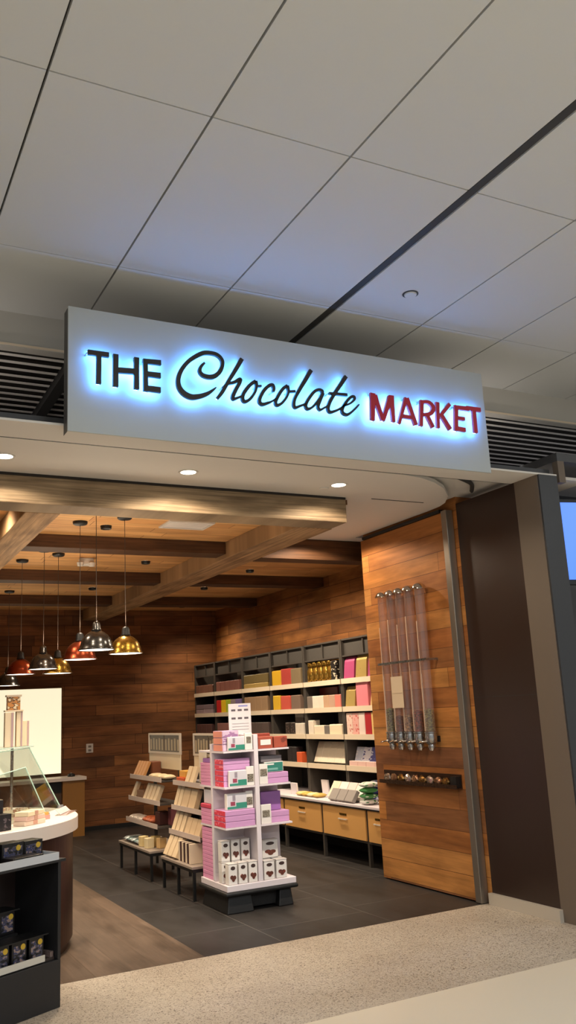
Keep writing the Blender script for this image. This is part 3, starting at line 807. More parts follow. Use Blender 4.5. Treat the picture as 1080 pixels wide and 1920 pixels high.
# ================================================================== WALL SHELVING
E = [13.22, 12.39, 11.38, 10.48, 9.55, 8.65, 7.73]
BAY = ['leftmost bay', 'second bay', 'third bay', 'fourth bay', 'fifth bay', 'rightmost bay']
LEV = [1.88, 1.572, 1.27, 0.935]
LEVN = ['top shelf', 'second shelf', 'third shelf', 'bottom shelf']
SHX = 5.15
cm_handle = mat('handle_nickel', (230, 220, 204), 0.35, 0.3)
M_HEAD = mat('header_grey', (66, 61, 56), 0.6)
for b in range(6):
    y0, y1 = E[b + 1], E[b]
    cy = (y0 + y1) / 2
    u = thing('shelving_unit', 'dark metal wall shelving unit with cream shelf edges, ' + BAY[b] + ' on right wall', 'shelving', (5.35, cy, 0.59))
    obj('back_panel', box(B(), 5.545, 5.568, y0 + 0.002, y1 - 0.002, 0.592, 2.33), M_VOID, u)
    for yy in ((y0 + 0.004, y0 + 0.030), (y1 - 0.030, y1 - 0.004)):
        obj('upright', box(B(), SHX + 0.012, 5.544, yy[0], yy[1], 0.592, 2.335), M_GUN, u)
    hd = obj('header_panel', box(B(), SHX + 0.05, SHX + 0.06, y0 + 0.031, y1 - 0.031, 2.15, 2.32), M_HEAD, u)
    t = box(box(B(), SHX + 0.02, SHX + 0.049, y0 + 0.031, y1 - 0.031, 2.32, 2.338), SHX + 0.02, SHX + 0.049, y0 + 0.031, y1 - 0.031, 2.135, 2.152)
    box(t, SHX + 0.03, SHX + 0.049, cy - 0.01, cy + 0.01, 2.153, 2.319)
    obj('header_frame', t, M_GUN, hd)
    for z in LEV:
        s = obj('shelf', box(B(), SHX + 0.008, 5.544, y0 + 0.031, y1 - 0.031, z - 0.018, z), M_GUN, u)
        obj('price_strip', box(B(), SHX - 0.004, SHX + 0.0075, y0 + 0.012, y1 - 0.012, z - 0.045, z + 0.012), M_LIP, s)
# drawers and worktop
DE = [13.22, 12.47, 11.56, 10.65, 9.72, 8.80, 7.88, 7.412]
for b in range(7):
    y0, y1 = DE[b + 1], DE[b]
    u = thing('drawer_unit', 'ochre-fronted drawer unit on dark legs, ' + ['leftmost', 'second from left', 'third from left', 'middle one', 'third from right', 'second from right', 'narrow one by wood door,'][b] + ' under the wall shelves', 'drawers', (5.2, (y0 + y1) / 2, 0))
    obj('carcass', box(B(), 4.91, 5.5, y0 + 0.003, y1 - 0.003, 0.225, 0.555), M_GUN, u)
    dr = obj('drawer', box(B(), 4.892, 4.909, y0 + 0.025, y1 - 0.025, 0.25, 0.55), M_OCHRE, u, bevel=0.002)
    obj('under_drawer_shade', box(B(), 5.40, 5.41, y0 + 0.003, y1 - 0.003, 0.0, 0.2245), M_VOID, u)  # dark sheet added to stand in for the shade under the drawers
    cy = (y0 + y1) / 2
    obj('label_holder', box(B(), 4.888, 4.8915, cy - 0.07, cy + 0.07, 0.468, 0.488), M_BRASS, dr)
    hb = box(box(B(), 4.872, 4.880, cy - 0.08, cy + 0.08, 0.425, 0.436), 4.880, 4.8915, cy - 0.08, cy - 0.072, 0.425, 0.436)
    box(hb, 4.880, 4.8915, cy + 0.072, cy + 0.08, 0.425, 0.436)
    obj('handle', hb, cm_handle, dr)
    for xx in (4.91, 5.45):
        obj('leg', box(B(), xx, xx + 0.035, y0 + 0.004, y0 + 0.034, 0.0, 0.225), M_GUN, u)
        if b == 0:
            obj('leg', box(B(), xx, xx + 0.035, y1 - 0.034, y1 - 0.004, 0.0, 0.225), M_GUN, u)
wt = thing('display_worktop', 'long pale worktop over the ochre drawers below the wall shelves', 'worktop', (5.2, 10.3, 0.557))
obj('slab', box(B(), 4.88, 5.544, 7.41, 13.22, 0.567, 0.59), M_WHITE, wt, bevel=0.002)
obj('edge', box(B(), 4.876, 5.54, 7.41, 13.22, 0.5565, 0.5665), M_BLACK, wt)

# ================================================================== PRODUCT HELPERS
MC = {}

def cm(c, rough=0.45, metal=0.0):
    k = (tuple(c), rough, metal)
    if k not in MC:
        MC[k] = mat('card_%02x%02x%02x' % tuple(c), c, rough, metal)
    return MC[k]

PC = {}

def pm(*cols, scale=18.0):
    k = (cols, scale)
    if k not in PC:
        PC[k] = printed('print_%d' % len(PC), cols, scale)
    return PC[k]

MESH = {}

def carton(name, size, m, loc, rot=(0, 0, 0), shape='box'):
    """Product with its origin at bottom centre; size = (x, y, z)."""
    k = (name, size, m.name, shape)
    if k not in MESH:
        bm = B()
        a, b, c = size
        if shape == 'box':
            box(bm, -a / 2, a / 2, -b / 2, b / 2, 0, c)
            bmesh.ops.bevel(bm, geom=bm.edges[:], offset=min(size) * 0.06, segments=1, affect='EDGES')
        elif shape == 'pouch':      # pillow pack lying or standing
            for i in range(9):
                pass
            bmesh.ops.create_grid(bm, x_segments=8, y_segments=8, size=0.5)
            top = {}
            vs = bm.verts[:]
            for v in vs:
                f = max(0.0, (1 - (2 * v.co.x) ** 4) * (1 - (2 * v.co.y) ** 4))
                top[v] = f
            geo = bmesh.ops.duplicate(bm, geom=bm.verts[:] + bm.edges[:] + bm.faces[:])
            dv = [g for g in geo['geom'] if isinstance(g, bmesh.types.BMVert)]
            for v in vs:
                v.co = Vector((v.co.x * a, v.co.y * b, c * (0.5 + 0.5 * top[v])))
            for v in dv:
                f = max(0.0, (1 - (2 * v.co.x) ** 4) * (1 - (2 * v.co.y) ** 4))
                v.co = Vector((v.co.x * a, v.co.y * b, c * (0.5 - 0.5 * f)))
            bmesh.ops.remove_doubles(bm, verts=bm.verts[:], dist=0.0002)
        elif shape == 'jar':
            lathe(bm, [(a * 0.40, 0), (a * 0.5, c * 0.05), (a * 0.5, c * 0.6), (a * 0.36, c * 0.72), (a * 0.36, c * 0.76), (a * 0.42, c * 0.77), (a * 0.42, c * 0.97), (a * 0.38, c)], (0, 0, 0), 18)
        elif shape == 'bag':        # gusseted stand-up bag narrowing to the top
            for z0, z1, w0, w1, d0, d1 in ((0, c * 0.8, 1, 0.96, 1, 0.55), (c * 0.8, c, 0.96, 0.96, 0.55, 0.08)):
                p = [bm.verts.new((sx * a / 2 * dd, sy * b / 2 * ww, z)) for z, ww, dd in ((z0, w0, d0), (z1, w1, d1)) for sx, sy in ((-1, -1), (1, -1), (1, 1), (-1, 1))]
                for i in range(4):
                    bm.faces.new((p[i], p[(i + 1) % 4], p[4 + (i + 1) % 4], p[4 + i]))
                if z0 == 0:
                    bm.faces.new(p[:4])
                else:
                    bm.faces.new(p[4:])
            bmesh.ops.remove_doubles(bm, verts=bm.verts[:], dist=0.0002)
        bmesh.ops.recalc_face_normals(bm, faces=bm.faces)
        me = bpy.data.meshes.new(name)
        bm.to_mesh(me)
        bm.free()
        if shape in ('pouch', 'jar'):
            for p in me.polygons:
                p.use_smooth = True
        me.materials.append(m)
        MESH[k] = me
    o = bpy.data.objects.new(name, MESH[k])
    COL.objects.link(o)
    o.location = loc
    o.rotation_euler = rot
    return o

def shelf_row(b, lev, items, where=None, y_start=None, x=None, gap=0.004):
    """Lay items left to right (falling y) on a shelf: (name, n, width, depth, height, mats, shape, desc plural, category, back)."""
    z = LEV[lev] + 0.0005 if lev < 4 else 0.5905
    y = (E[b] - 0.045) if y_start is None else y_start
    wh = where or ((LEVN[lev] + ', ') if lev < 4 else 'pale worktop, ') + BAY[b]
    for it in items:
        name, n, w, d, h, ms, shape, desc, cat = it[:9]
        opt = it[9] if len(it) > 9 else {}
        if n == 0:
            y -= w
            continue
        yy = opt.get('y', y)
        for i in range(n):
            xx = (x if x is not None else SHX + 0.014) + d / 2 + opt.get('back', 0.0)
            lean = opt.get('lean', 0.0)
            o = carton(name, (d, w, h), ms[i % len(ms)], (xx, yy - w / 2, z + opt.get('up', 0.0)), (0, 0, 0), shape)
            if lean:
                o.rotation_euler = (0, lean, 0)
                o.location.x += d / 2 * (math.cos(lean) - 1) + (0.0 if lean > 0 else 0.0)
                o.location.z += d / 2 * abs(math.sin(lean))
            dd = desc[i % len(desc)] if isinstance(desc, (list, tuple)) else desc
            if isinstance(desc, (list, tuple)) and len(desc) >= n:
                tag(o, dd + ', ' + wh, cat)
            elif n == 1:
                tag(o, dd + ', ' + wh, cat)
            else:
                tag(o, ordinal(i, n) + ' of ' + NUM[n] + ' ' + dd + ', ' + wh, cat, dd + ' on ' + wh)
            yy -= w + gap
        if 'y' not in opt:
            y = yy - opt.get('after', 0.0)

GOLD = cm((178, 138, 60), 0.2, 0.85)
GOLDL = cm((206, 176, 106), 0.3, 0.5)
# top shelf
shelf_row(0, 0, [('carton', 4, 0.17, 0.12, 0.13, [cm((112, 76, 62))], 'box', 'brown small cartons', 'box')])
shelf_row(1, 0, [('carton', 5, 0.165, 0.12, 0.15, [cm((128, 82, 72))], 'box', 'pinkish brown cartons', 'box'),
                 ('carton', 1, 0.2, 0.10, 0.30, [cm((84, 78, 70))], 'box', 'grey tall carton behind the brown ones', 'box', {'back': 0.16, 'y': E[1] - 0.48})])
shelf_row(2, 0, [('gift_box', 2, 0.38, 0.16, 0.07, [GOLDL], 'box', 'flat gold lower boxes', 'box'),
                 ('gift_box', 2, 0.385, 0.15, 0.12, [cm((104, 88, 52))], 'box', 'olive long upper boxes', 'box', {'up': 0.071, 'y': E[2] - 0.045})])
shelf_row(3, 0, [('carton', 1, 0.26, 0.12, 0.2, [cm((206, 160, 34))], 'box', 'yellow carton', 'box'), ('carton', 1, 0.27, 0.12, 0.21, [cm((170, 62, 54))], 'box', 'dusty red carton', 'box'),
                 ('carton', 1, 0.26, 0.12, 0.2, [cm((126, 108, 80))], 'box', 'olive grey carton', 'box')])
shelf_row(4, 0, [('gold_jar', 5, 0.115, 0.115, 0.24, [GOLD], 'jar', 'shiny gold jars', 'jar'), ('gold_jar', 0, 0.02, 0, 0, [], '', '', ''),
                 ('carton', 1, 0.12, 0.1, 0.23, [pm((30, 24, 20), (210, 196, 170), scale=30)], 'box', 'black and cream striped carton', 'box'),
                 ('gold_jar', 4, 0.115, 0.115, 0.26, [GOLDL], 'jar', 'pale gold jars in the back row', 'jar', {'back': 0.13, 'y': E[4] - 0.07})])
PINKB = cm((164, 66, 108))
shelf_row(5, 0, [('chocolate_bag', 1, 0.22, 0.1, 0.245, [PINKB], 'bag', 'magenta stand-up bag at left', 'bag', {'after': 0.03}), ('chocolate_bag', 1, 0.22, 0.1, 0.25, [GOLDL], 'bag', 'gold stand-up bag between magenta bags', 'bag', {'after': 0.03}),
                 ('chocolate_bag', 1, 0.22, 0.1, 0.245, [PINKB], 'bag', 'magenta stand-up bag beside the wood door', 'bag')])
# second shelf
shelf_row(0, 1, [('gift_box', 2, 0.34, 0.16, 0.07, [cm((150, 130, 136))], 'box', 'lilac grey lower flat boxes', 'box'), ('gift_box', 2, 0.34, 0.16, 0.07, [cm((120, 104, 112))], 'box', 'grey upper flat boxes', 'box', {'up': 0.071, 'y': E[0] - 0.045})])
shelf_row(1, 1, [('carton', 5, 0.17, 0.1, 0.19, [cm((186, 30, 34)), cm((226, 186, 30)), cm((168, 186, 48)), cm((140, 126, 128)), cm((118, 100, 146))], 'box',
                  ['bright red carton', 'yellow carton', 'lime green carton', 'grey carton', 'violet carton'], 'box')])
shelf_row(2, 1, [('carton', 4, 0.18, 0.1, 0.2, [cm((150, 120, 90))], 'box', 'tan cartons', 'box')])
shelf_row(3, 1, [('carton', 1, 0.2, 0.12, 0.19, [cm((210, 168, 40))], 'box', 'yellow carton', 'box', {'after': 0.02}), ('carton', 1, 0.26, 0.12, 0.18, [cm((196, 82, 66))], 'box', 'coral carton', 'box', {'after': 0.02}),
                 ('carton', 1, 0.24, 0.12, 0.18, [cm((120, 98, 84))], 'box', 'grey brown carton', 'box'),
                 ('carton', 1, 0.2, 0.1, 0.26, [cm((122, 92, 36))], 'box', 'olive carton behind the coral one', 'box', {'back': 0.16, 'y': E[3] - 0.52})])
shelf_row(4, 1, [('carton', 6, 0.13, 0.1, 0.15, [cm((120, 108, 98)), cm((226, 212, 194)), cm((222, 208, 190)), cm((190, 152, 122)), cm((186, 150, 128)), cm((214, 120, 106))], 'box',
                  ['grey carton', 'white left carton', 'white right carton', 'tan carton', 'beige carton', 'salmon pink carton'], 'box'),
                 ('gift_box', 1, 0.44, 0.1, 0.25, [cm((112, 38, 30))], 'box', 'dark red long box behind', 'box', {'back': 0.17, 'y': E[4] - 0.06}),
                 ('carton', 1, 0.15, 0.1, 0.27, [cm((64, 58, 54))], 'box', 'charcoal carton behind', 'box', {'back': 0.17, 'y': E[4] - 0.53})])
shelf_row(5, 1, [('chocolate_bag', 1, 0.2, 0.1, 0.23, [GOLDL], 'bag', 'cream gold stand-up bag', 'bag', {'after': 0.04}), ('gift_box', 1, 0.24, 0.08, 0.285, [cm((226, 128, 138))], 'box', 'tall pink box', 'box', {'after': 0.03}),
                 ('chocolate_bag', 1, 0.18, 0.1, 0.18, [cm((206, 168, 116))], 'bag', 'small tan bag by the wood door', 'bag')])
# third shelf
shelf_row(0, 2, [('carton', 3, 0.2, 0.1, 0.15, [cm((96, 66, 62))], 'box', 'dark cartons', 'box')])
shelf_row(1, 2, [('carton', 3, 0.22, 0.1, 0.16, [cm((146, 100, 92))], 'box', 'dusty pink cartons', 'box')])
shelf_row(2, 2, [('carton', 4, 0.18, 0.1, 0.16, [cm((84, 70, 66))], 'box', 'dark grey cartons', 'box')])
shelf_row(3, 2, [('carton', 0, 0.32, 0, 0, [], '', '', ''), ('carton', 2, 0.13, 0.1, 0.15, [pm((34, 26, 24), (120, 96, 84), scale=40)], 'box', 'black printed cartons', 'box'), ('carton', 2, 0.11, 0.1, 0.14, [cm((216, 204, 188))], 'box', 'small white cartons', 'box')]
          + [('greeting_card', 1, 0.22, 0.08, 0.05, [cm((232, 222, 212)) if k % 2 == 0 else cm((150, 130, 118))], 'box', ORDN[k + 1] + ' from bottom in striped stack of flat boxes', 'box', {'back': 0.15, 'y': E[3] - 0.36, 'up': 0.001 + k * 0.051}) for k in range(5)])
shelf_row(4, 2, [('carton', 1, 0.12, 0.1, 0.17, [cm((226, 214, 196))], 'box', 'upright white carton', 'box', {'after': 0.015}), ('gift_box', 1, 0.24, 0.12, 0.11, [cm((228, 212, 186))], 'box', 'long low cream box', 'box'),
                 ('carton', 1, 0.12, 0.12, 0.11, [cm((112, 104, 98))], 'box', 'low grey carton between cream boxes', 'box'), ('gift_box', 1, 0.28, 0.12, 0.12, [cm((232, 214, 182))], 'box', 'low cream box at right', 'box'),
                 ('carton', 1, 0.11, 0.1, 0.25, [cm((112, 104, 98))], 'box', 'tall grey carton behind at left', 'box', {'back': 0.17, 'y': E[4] - 0.48}), ('carton', 1, 0.13, 0.1, 0.21, [cm((98, 90, 84))], 'box', 'short grey carton behind at right', 'box', {'back': 0.17, 'y': E[4] - 0.61})])
shelf_row(5, 2, [('cookie_pack', 6, 0.125, 0.09, 0.24, [pm((226, 196, 180), (196, 104, 92)), pm((222, 166, 156), (200, 70, 66)), cm((228, 208, 196)), cm((172, 32, 40)), pm((226, 190, 120), (208, 168, 90)), pm((176, 176, 196), (222, 206, 200))], 'box',
                  ['cream and coral biscuit pack', 'pink and red biscuit pack', 'white biscuit pack', 'crimson biscuit pack', 'yellow biscuit pack', 'pale blue biscuit pack'], 'pack')])
# bottom shelf
shelf_row(2, 3, [('carton', 4, 0.18, 0.1, 0.16, [cm((52, 42, 40))], 'box', 'black cartons', 'box')])
shelf_row(3, 3, [('carton', 0, 0.34, 0, 0, [], '', '', ''), ('carton', 2, 0.12, 0.1, 0.19, [cm((40, 34, 34))], 'box', 'black cartons', 'box'), ('carton', 1, 0.13, 0.1, 0.13, [cm((214, 92, 48))], 'box', 'small orange carton', 'box')])
shelf_row(4, 3, [('chocolate_packet', 5, 0.155, 0.06, 0.25, [cm((232, 216, 192))], 'box', 'tall cream packets leaning back', 'packet', {'lean': 0.35, 'back': 0.05})])
shelf_row(5, 3, [('chocolate_packet', 5, 0.15, 0.045, 0.2, [pm((196, 204, 222), (226, 224, 230)), pm((222, 222, 232), (92, 96, 150)), pm((86, 88, 150), (214, 216, 230)), pm((208, 214, 228), (70, 80, 150)), cm((222, 226, 232))], 'box',
                  ['pale blue packet', 'white and blue packet', 'navy packet with white print', 'silver blue packet', 'white packet by the wood door'], 'packet', {'lean': 0.3, 'back': 0.062}),
                 ('chocolate_bar', 4, 0.17, 0.05, 0.06, [cm((226, 188, 178))], 'box', 'pale pink low packs in front', 'packet', {'y': E[5] - 0.05})])
# worktop
WX = 4.93
for k, (y, x, h) in enumerate(((9.62, 5.0, 0.135), (9.25, 5.22, 0.17))):
    tag(carton('price_card', (0.02, 0.15, h), cm((232, 222, 226)), (x, y, 0.5905), (0, -0.08, 0)), ['white upright card on the pale worktop, left one by white tower', 'white upright card on the pale worktop, set farther back'][k], 'card')
for k in range(4):
    tag(carton('chocolate_packet', (0.16, 0.20, 0.05), [cm((226, 202, 130)), cm((208, 172, 80)), cm((234, 218, 166)), cm((214, 180, 96))][k], (5.02 + 0.02 * k, 9.50 - 0.085 * k - (0.02 if k > 1 else 0), 0.5905 + (k % 2) * 0.0), (0.0, 0, 0), 'pouch') if False else
        carton('chocolate_packet', (0.15, 0.125, 0.045), [cm((226, 202, 130)), cm((208, 172, 80)), cm((234, 218, 166)), cm((214, 180, 96))][k], (5.03, 9.48 - 0.135 * k, 0.5905), (0, 0, 0), 'pouch'),
        ordinal(k, 4) + ' of four flat yellow sweet packets on the pale worktop', 'packet', 'yellow packets on the worktop')
tag(carton('gift_box', (0.12, 0.3, 0.15), cm((206, 162, 64)), (5.3, 8.86, 0.5905)), 'golden yellow box behind the white packets on pale worktop', 'box')
for k in range(4):
    tag(carton('chocolate_packet', (0.05, 0.165, 0.19), [cm((230, 214, 190)), cm((232, 222, 216)), cm((226, 208, 200)), cm((234, 226, 214))][k], (5.04, 8.80 - 0.175 * k, 0.601), (0, 0.55, 0)), ordinal(k, 4) + ' of four white packets leaning back on the pale worktop', 'packet')
for k in range(3):
    tag(carton('chocolate_packet', (0.045, 0.16, 0.13), cm((150, 142, 136)), (4.93, 8.60 - 0.17 * k, 0.600), (0, 0.6, 0)), ordinal(k, 3) + ' of three grey picture packets at front of the pale worktop', 'packet')
k = 0
for j in range(4):
    tag(carton('sweet_bag', (0.16, 0.17, 0.055), [pm((226, 224, 216), (40, 110, 58)), pm((70, 136, 76), (214, 220, 206)), cm((60, 132, 70)), pm((226, 226, 214), (84, 150, 88))][j], (5.0, 7.98, 0.591 + j * 0.056), (0, 0, 0), 'pouch'), ['bottom', 'second', 'third', 'top'][j] + ' green and white bag in pile beside the wood door', 'bag')
for j in range(3):
    tag(carton('sweet_bag', (0.16, 0.2, 0.07), [pm((34, 42, 120), (206, 206, 222)), cm((24, 30, 110)), pm((226, 226, 226), (46, 60, 140))][j], (5.24, 8.17, 0.591 + j * 0.071), (0, 0, 0), 'pouch'), ['bottom', 'middle', 'top'][j] + ' navy blue bag in pile on the pale worktop', 'bag')
for j in range(2):
    tag(carton('sweet_bag', (0.17, 0.2, 0.09), cm((232, 228, 218)), (5.2, 7.9, 0.591 + j * 0.17), (0, 0, 0), 'pouch') if j == 0 else carton('sweet_bag', (0.17, 0.2, 0.09), cm((232, 228, 218)), (5.2, 7.9, 0.682), (0, 0, 0), 'pouch'), ['lower', 'upper'][j] + ' white bag behind the green bags by the wood door', 'bag')

# ================================================================== WHITE DISPLAY TOWER
GX, GY = 3.25, 7.22
g = thing('display_tower', 'white four-sided display tower on black base in middle of the shop', 'display', (GX, GY, 0))
for (x0, x1, y0, y1) in ((2.965, 3.17, 6.965, 7.475), (3.43, 3.535, 6.965, 7.11), (3.43, 3.535, 7.34, 7.475)):
    t = B()
    lo = [(x0 - 0.022, y0 - 0.022, 0), (x1 + 0.012, y0 - 0.022, 0), (x1 + 0.012, y1 + 0.012, 0), (x0 - 0.022, y1 + 0.012, 0)]
    v = [t.verts.new(p) for p in lo] + [t.verts.new(p) for p in ((x0, y0, 0.135), (x1, y0, 0.135), (x1, y1, 0.135), (x0, y1, 0.135))]
    for f in ((0, 1, 2, 3), (4, 5, 6, 7), (0, 1, 5, 4), (1, 2, 6, 5), (2, 3, 7, 6), (3, 0, 4, 7)):
        t.faces.new([v[i] for i in f])
    obj('base_foot', t, M_BLACK, g, bevel=0.008)
obj('base_skirt', box(B(), 3.0, 3.5, 7.02, 7.44, 0.02, 0.134), M_VOID, g)
obj('base_bumper', box(B(), 2.925, 3.585, 6.915, 7.525, 0.136, 0.168), M_BLACK, g, bevel=0.012)
obj('plinth', box(B(), 2.945, 3.575, 6.935, 7.505, 0.169, 0.218), M_WHITE, g, bevel=0.004)
obj('panel', box(B(), 3.232, 3.272, 6.94, 7.50, 0.2185, 1.395), M_WHITE, g, bevel=0.003)
obj('panel', box(box(B(), 2.95, 3.2315, 7.20, 7.24, 0.2185, 1.33), 3.2725, 3.57, 7.20, 7.24, 0.2185, 1.33), M_WHITE, g, bevel=0.003)
TZ = [0.66, 0.98, 1.27]
for z in TZ:
    for (x0, x1, y0, y1) in ((2.952, 3.231, 6.942, 7.199), (3.273, 3.568, 6.942, 7.199), (2.952, 3.231, 7.241, 7.498), (3.273, 3.568, 7.241, 7.498)):
        obj('shelf', box(B(), x0, x1, y0, y1, z - 0.014, z), M_WHITE, g)
cs = thing('price_sign', 'white information card with small grey pictures on top of the white tower', 'sign', (3.23, 7.2, 1.395))
obj('card', box(B(), 3.13, 3.345, 7.215, 7.222, 1.3955, 1.66), cm((222, 216, 216)), cs)
t = B()
for r in range(2):
    for c in range(3):
        box(t, 3.155 + c * 0.062, 3.195 + c * 0.062, 7.2135, 7.2145, 1.595 - r * 0.07, 1.612 - r * 0.07)
for r in range(3):
    box(t, 3.16, 3.32, 7.2135, 7.2145, 1.485 - r * 0.025, 1.488 - r * 0.025)
obj('printed_pictures', t, cm((92, 84, 90)), cs)
obj('printed_heading', box(B(), 3.225, 3.315, 7.2135, 7.2145, 1.632, 1.645), cm((150, 150, 206)), cs)

LILAC = cm((196, 146, 190))
PURPLE = cm((152, 104, 168))
PINK = cm((222, 150, 186))
CORAL = cm((232, 150, 128))
REDEND = pm((214, 66, 84), (236, 150, 160), scale=26)
TEAL = cm((206, 202, 208))
TEALC = cm((52, 134, 114))
CRIM = cm((150, 62, 84))
TM = [(TEALC, 0.45, 0.98, 0.06, 0.42), (TEALC, 0.02, 0.449, 0.06, 0.2), (CRIM, 0.18, 0.4, 0.26, 0.5), (cm((150, 140, 150)), 0.28, 0.42, 0.55, 0.9)]
WCARD = cm((226, 220, 214))
PHOTO = pm((106, 98, 86), (150, 142, 126), (84, 72, 62), scale=60)
PROWN = cm((160, 76, 56))
TINW = cm((226, 220, 214))
CHOC = pm((92, 48, 36), (150, 74, 60), scale=50)

def gift(loc, size, m, label, front=None, end=None, name='gift_box', marks=None, group=None):
    """Box with printed front and end panels; loc is bottom centre."""
    a, b, c = size
    x, y, z = loc
    o = thing(name, label, 'box', loc, group)
    obj('body', box(B(), x - a / 2, x + a / 2, y - b / 2, y + b / 2, z, z + c), m, o, bevel=min(0.0045, c * 0.12))
    if front:
        obj('front_print', box(B(), x - a / 2 + 0.006, x + a / 2 - 0.006, y - b / 2 - 0.0012, y - b / 2 - 0.0001, z + 0.005, z + c - 0.006), front, o)
    if end:
        obj('end_print', box(B(), x - a / 2 - 0.0012, x - a / 2 - 0.0001, y - b / 2 + 0.004, y + b / 2 - 0.004, z + 0.003, z + c - 0.003), end, o)
    if marks:
        for mm, mx0, mx1, mz0, mz1 in marks:
            obj('picture', box(B(), x - a / 2 + mx0 * a, x - a / 2 + mx1 * a, y - b / 2 - 0.0026, y - b / 2 - 0.0013, z + mz0 * c, z + mz1 * c), mm, o)
    return o

def stack(n, loc, size, m, fmt, end=None, front=None, gap=0.0008):
    for i in range(n):
        gift((loc[0], loc[1], loc[2] + i * (size[2] + gap)), size, m, ordinal(i, n, 'bottom', 'top', 'bottom') + fmt, front, end)

e0 = 0.0006
# top shelf
stack(3, (3.035, 7.075, TZ[2] + e0), (0.15, 0.2, 0.055), cm((190, 158, 186)), ' of three lilac boxes with coral ends atop the white tower', end=CORAL, front=pm((200, 176, 196), (150, 110, 150)))
gift((3.075, 6.958, TZ[2] + e0), (0.155, 0.025, 0.115), WCARD, 'white and teal box at the front on top of the white tower', front=TEAL, marks=TM)
gift((3.19, 6.962, TZ[2] + e0), (0.07, 0.03, 0.14), WCARD, 'white card box with dark oval picture atop the white tower', marks=[(PHOTO, 0.2, 0.8, 0.4, 0.78)])
gift((3.355, 7.0, TZ[2] + e0), (0.14, 0.08, 0.10), PROWN, 'russet box with white label atop the white tower, front right', marks=[(WCARD, 0.15, 0.85, 0.3, 0.75)])
gift((3.5, 7.0, TZ[2] + e0), (0.13, 0.08, 0.095), PROWN, 'russet box at right end of the white tower top', front=pm((160, 76, 56), (120, 56, 44)))
gift((3.37, 7.12, TZ[2] + e0), (0.18, 0.08, 0.125), cm((146, 62, 46)), 'darker russet box behind the labelled one on the white tower')
# upper middle shelf
stack(5, (3.09, 7.085, TZ[1] + e0), (0.245, 0.19, 0.044), LILAC, ' of five lilac boxes with red ends, upper shelf of white tower', end=REDEND)
gift((3.09, 6.97, TZ[1] + e0), (0.175, 0.03, 0.13), WCARD, 'white and teal box before lilac stack, upper shelf of white tower', front=TEAL, marks=TM)
gift((3.195, 6.962, TZ[1] + e0), (0.07, 0.022, 0.155), WCARD, 'white picture card right of teal box, upper shelf of white tower', marks=[(PHOTO, 0.1, 0.9, 0.2, 0.6)])
gift((3.32, 6.962, TZ[1] + e0), (0.08, 0.022, 0.165), WCARD, 'white picture card right of centre post, upper shelf of tower', marks=[(PHOTO, 0.1, 0.9, 0.4, 0.75)])
stack(2, (3.445, 7.07, TZ[1] + e0), (0.23, 0.22, 0.043), LILAC, ' of two lilac boxes at right, upper shelf of white tower')
gift((3.435, 7.06, TZ[1] + e0 + 0.09), (0.18, 0.16, 0.085), WCARD, 'teal-printed box on two lilac boxes at right of tower', front=cm((48, 122, 108)), marks=[(cm((120, 170, 160)), 0.1, 0.7, 0.2, 0.4), (WCARD, 0.05, 0.5, 0.7, 0.85)])
gift((3.42, 7.08, TZ[1] + e0 + 0.1765), (0.2, 0.17, 0.05), cm((120, 114, 118)), 'grey flat box topping the right stack on the tower')
# lower middle shelf
stack(3, (3.09, 7.07, TZ[0] + e0), (0.27, 0.24, 0.044), LILAC, ' of three wide lilac boxes with red ends, lower shelf of tower', end=REDEND)
gift((3.075, 7.0, TZ[0] + e0 + 0.1355), (0.185, 0.05, 0.13), WCARD, 'white and teal box upright on lilac boxes, lower shelf of tower', front=TEAL, marks=TM)
gift((3.19, 6.99, TZ[0] + e0 + 0.1355), (0.065, 0.03, 0.14), WCARD, 'white picture card on lilac boxes, lower shelf of tower', marks=[(PHOTO, 0.1, 0.9, 0.2, 0.65)])
gift((3.33, 6.962, TZ[0] + e0), (0.095, 0.022, 0.155), WCARD, 'white picture card right of centre post, lower shelf of tower', marks=[(PHOTO, 0.12, 0.82, 0.35, 0.7)])
stack(2, (3.455, 7.08, TZ[0] + e0), (0.21, 0.21, 0.045), LILAC, ' of two lilac boxes at right, lower shelf of white tower')
gift((3.42, 7.09, TZ[0] + e0 + 0.093), (0.19, 0.1, 0.155), PURPLE, 'purple upright box at right, lower shelf of white tower')
# left side
stack(7, (3.07, 7.37, TZ[1] + e0), (0.22, 0.24, 0.026), PINK, ' of seven pink boxes, upper shelf, left side of white tower')
gift((3.075, 7.37, TZ[1] + e0 + 0.189), (0.2, 0.2, 0.035), PURPLE, 'purple box topping the upper pink stack, left side of tower')
stack(4, (3.07, 7.37, TZ[0] + e0), (0.23, 0.24, 0.032), PINK, ' of four pink boxes, lower shelf, left side of white tower')
gift((3.065, 7.37, TZ[0] + e0 + 0.1325), (0.23, 0.23, 0.032), cm((206, 72, 96)), 'red box on the lower pink stack, left side of tower')
gift((3.075, 7.36, TZ[0] + e0 + 0.166), (0.2, 0.2, 0.115), WCARD, 'teal-printed box topping lower pink stack, left side of tower', end=TEAL)
stack(13, (3.07, 7.37, 0.2192), (0.22, 0.25, 0.031), PINK, ' of thirteen pink boxes on the base, left side of tower')

# white tins on the base
def ellipse(bm, cx, y, cz, rx, rz, n=18):
    prism(bm, [(cx + rx * math.cos(2 * PI * i / n), y, cz + rz * math.sin(2 * PI * i / n)) for i in range(n)], (0, 0.0012, 0))

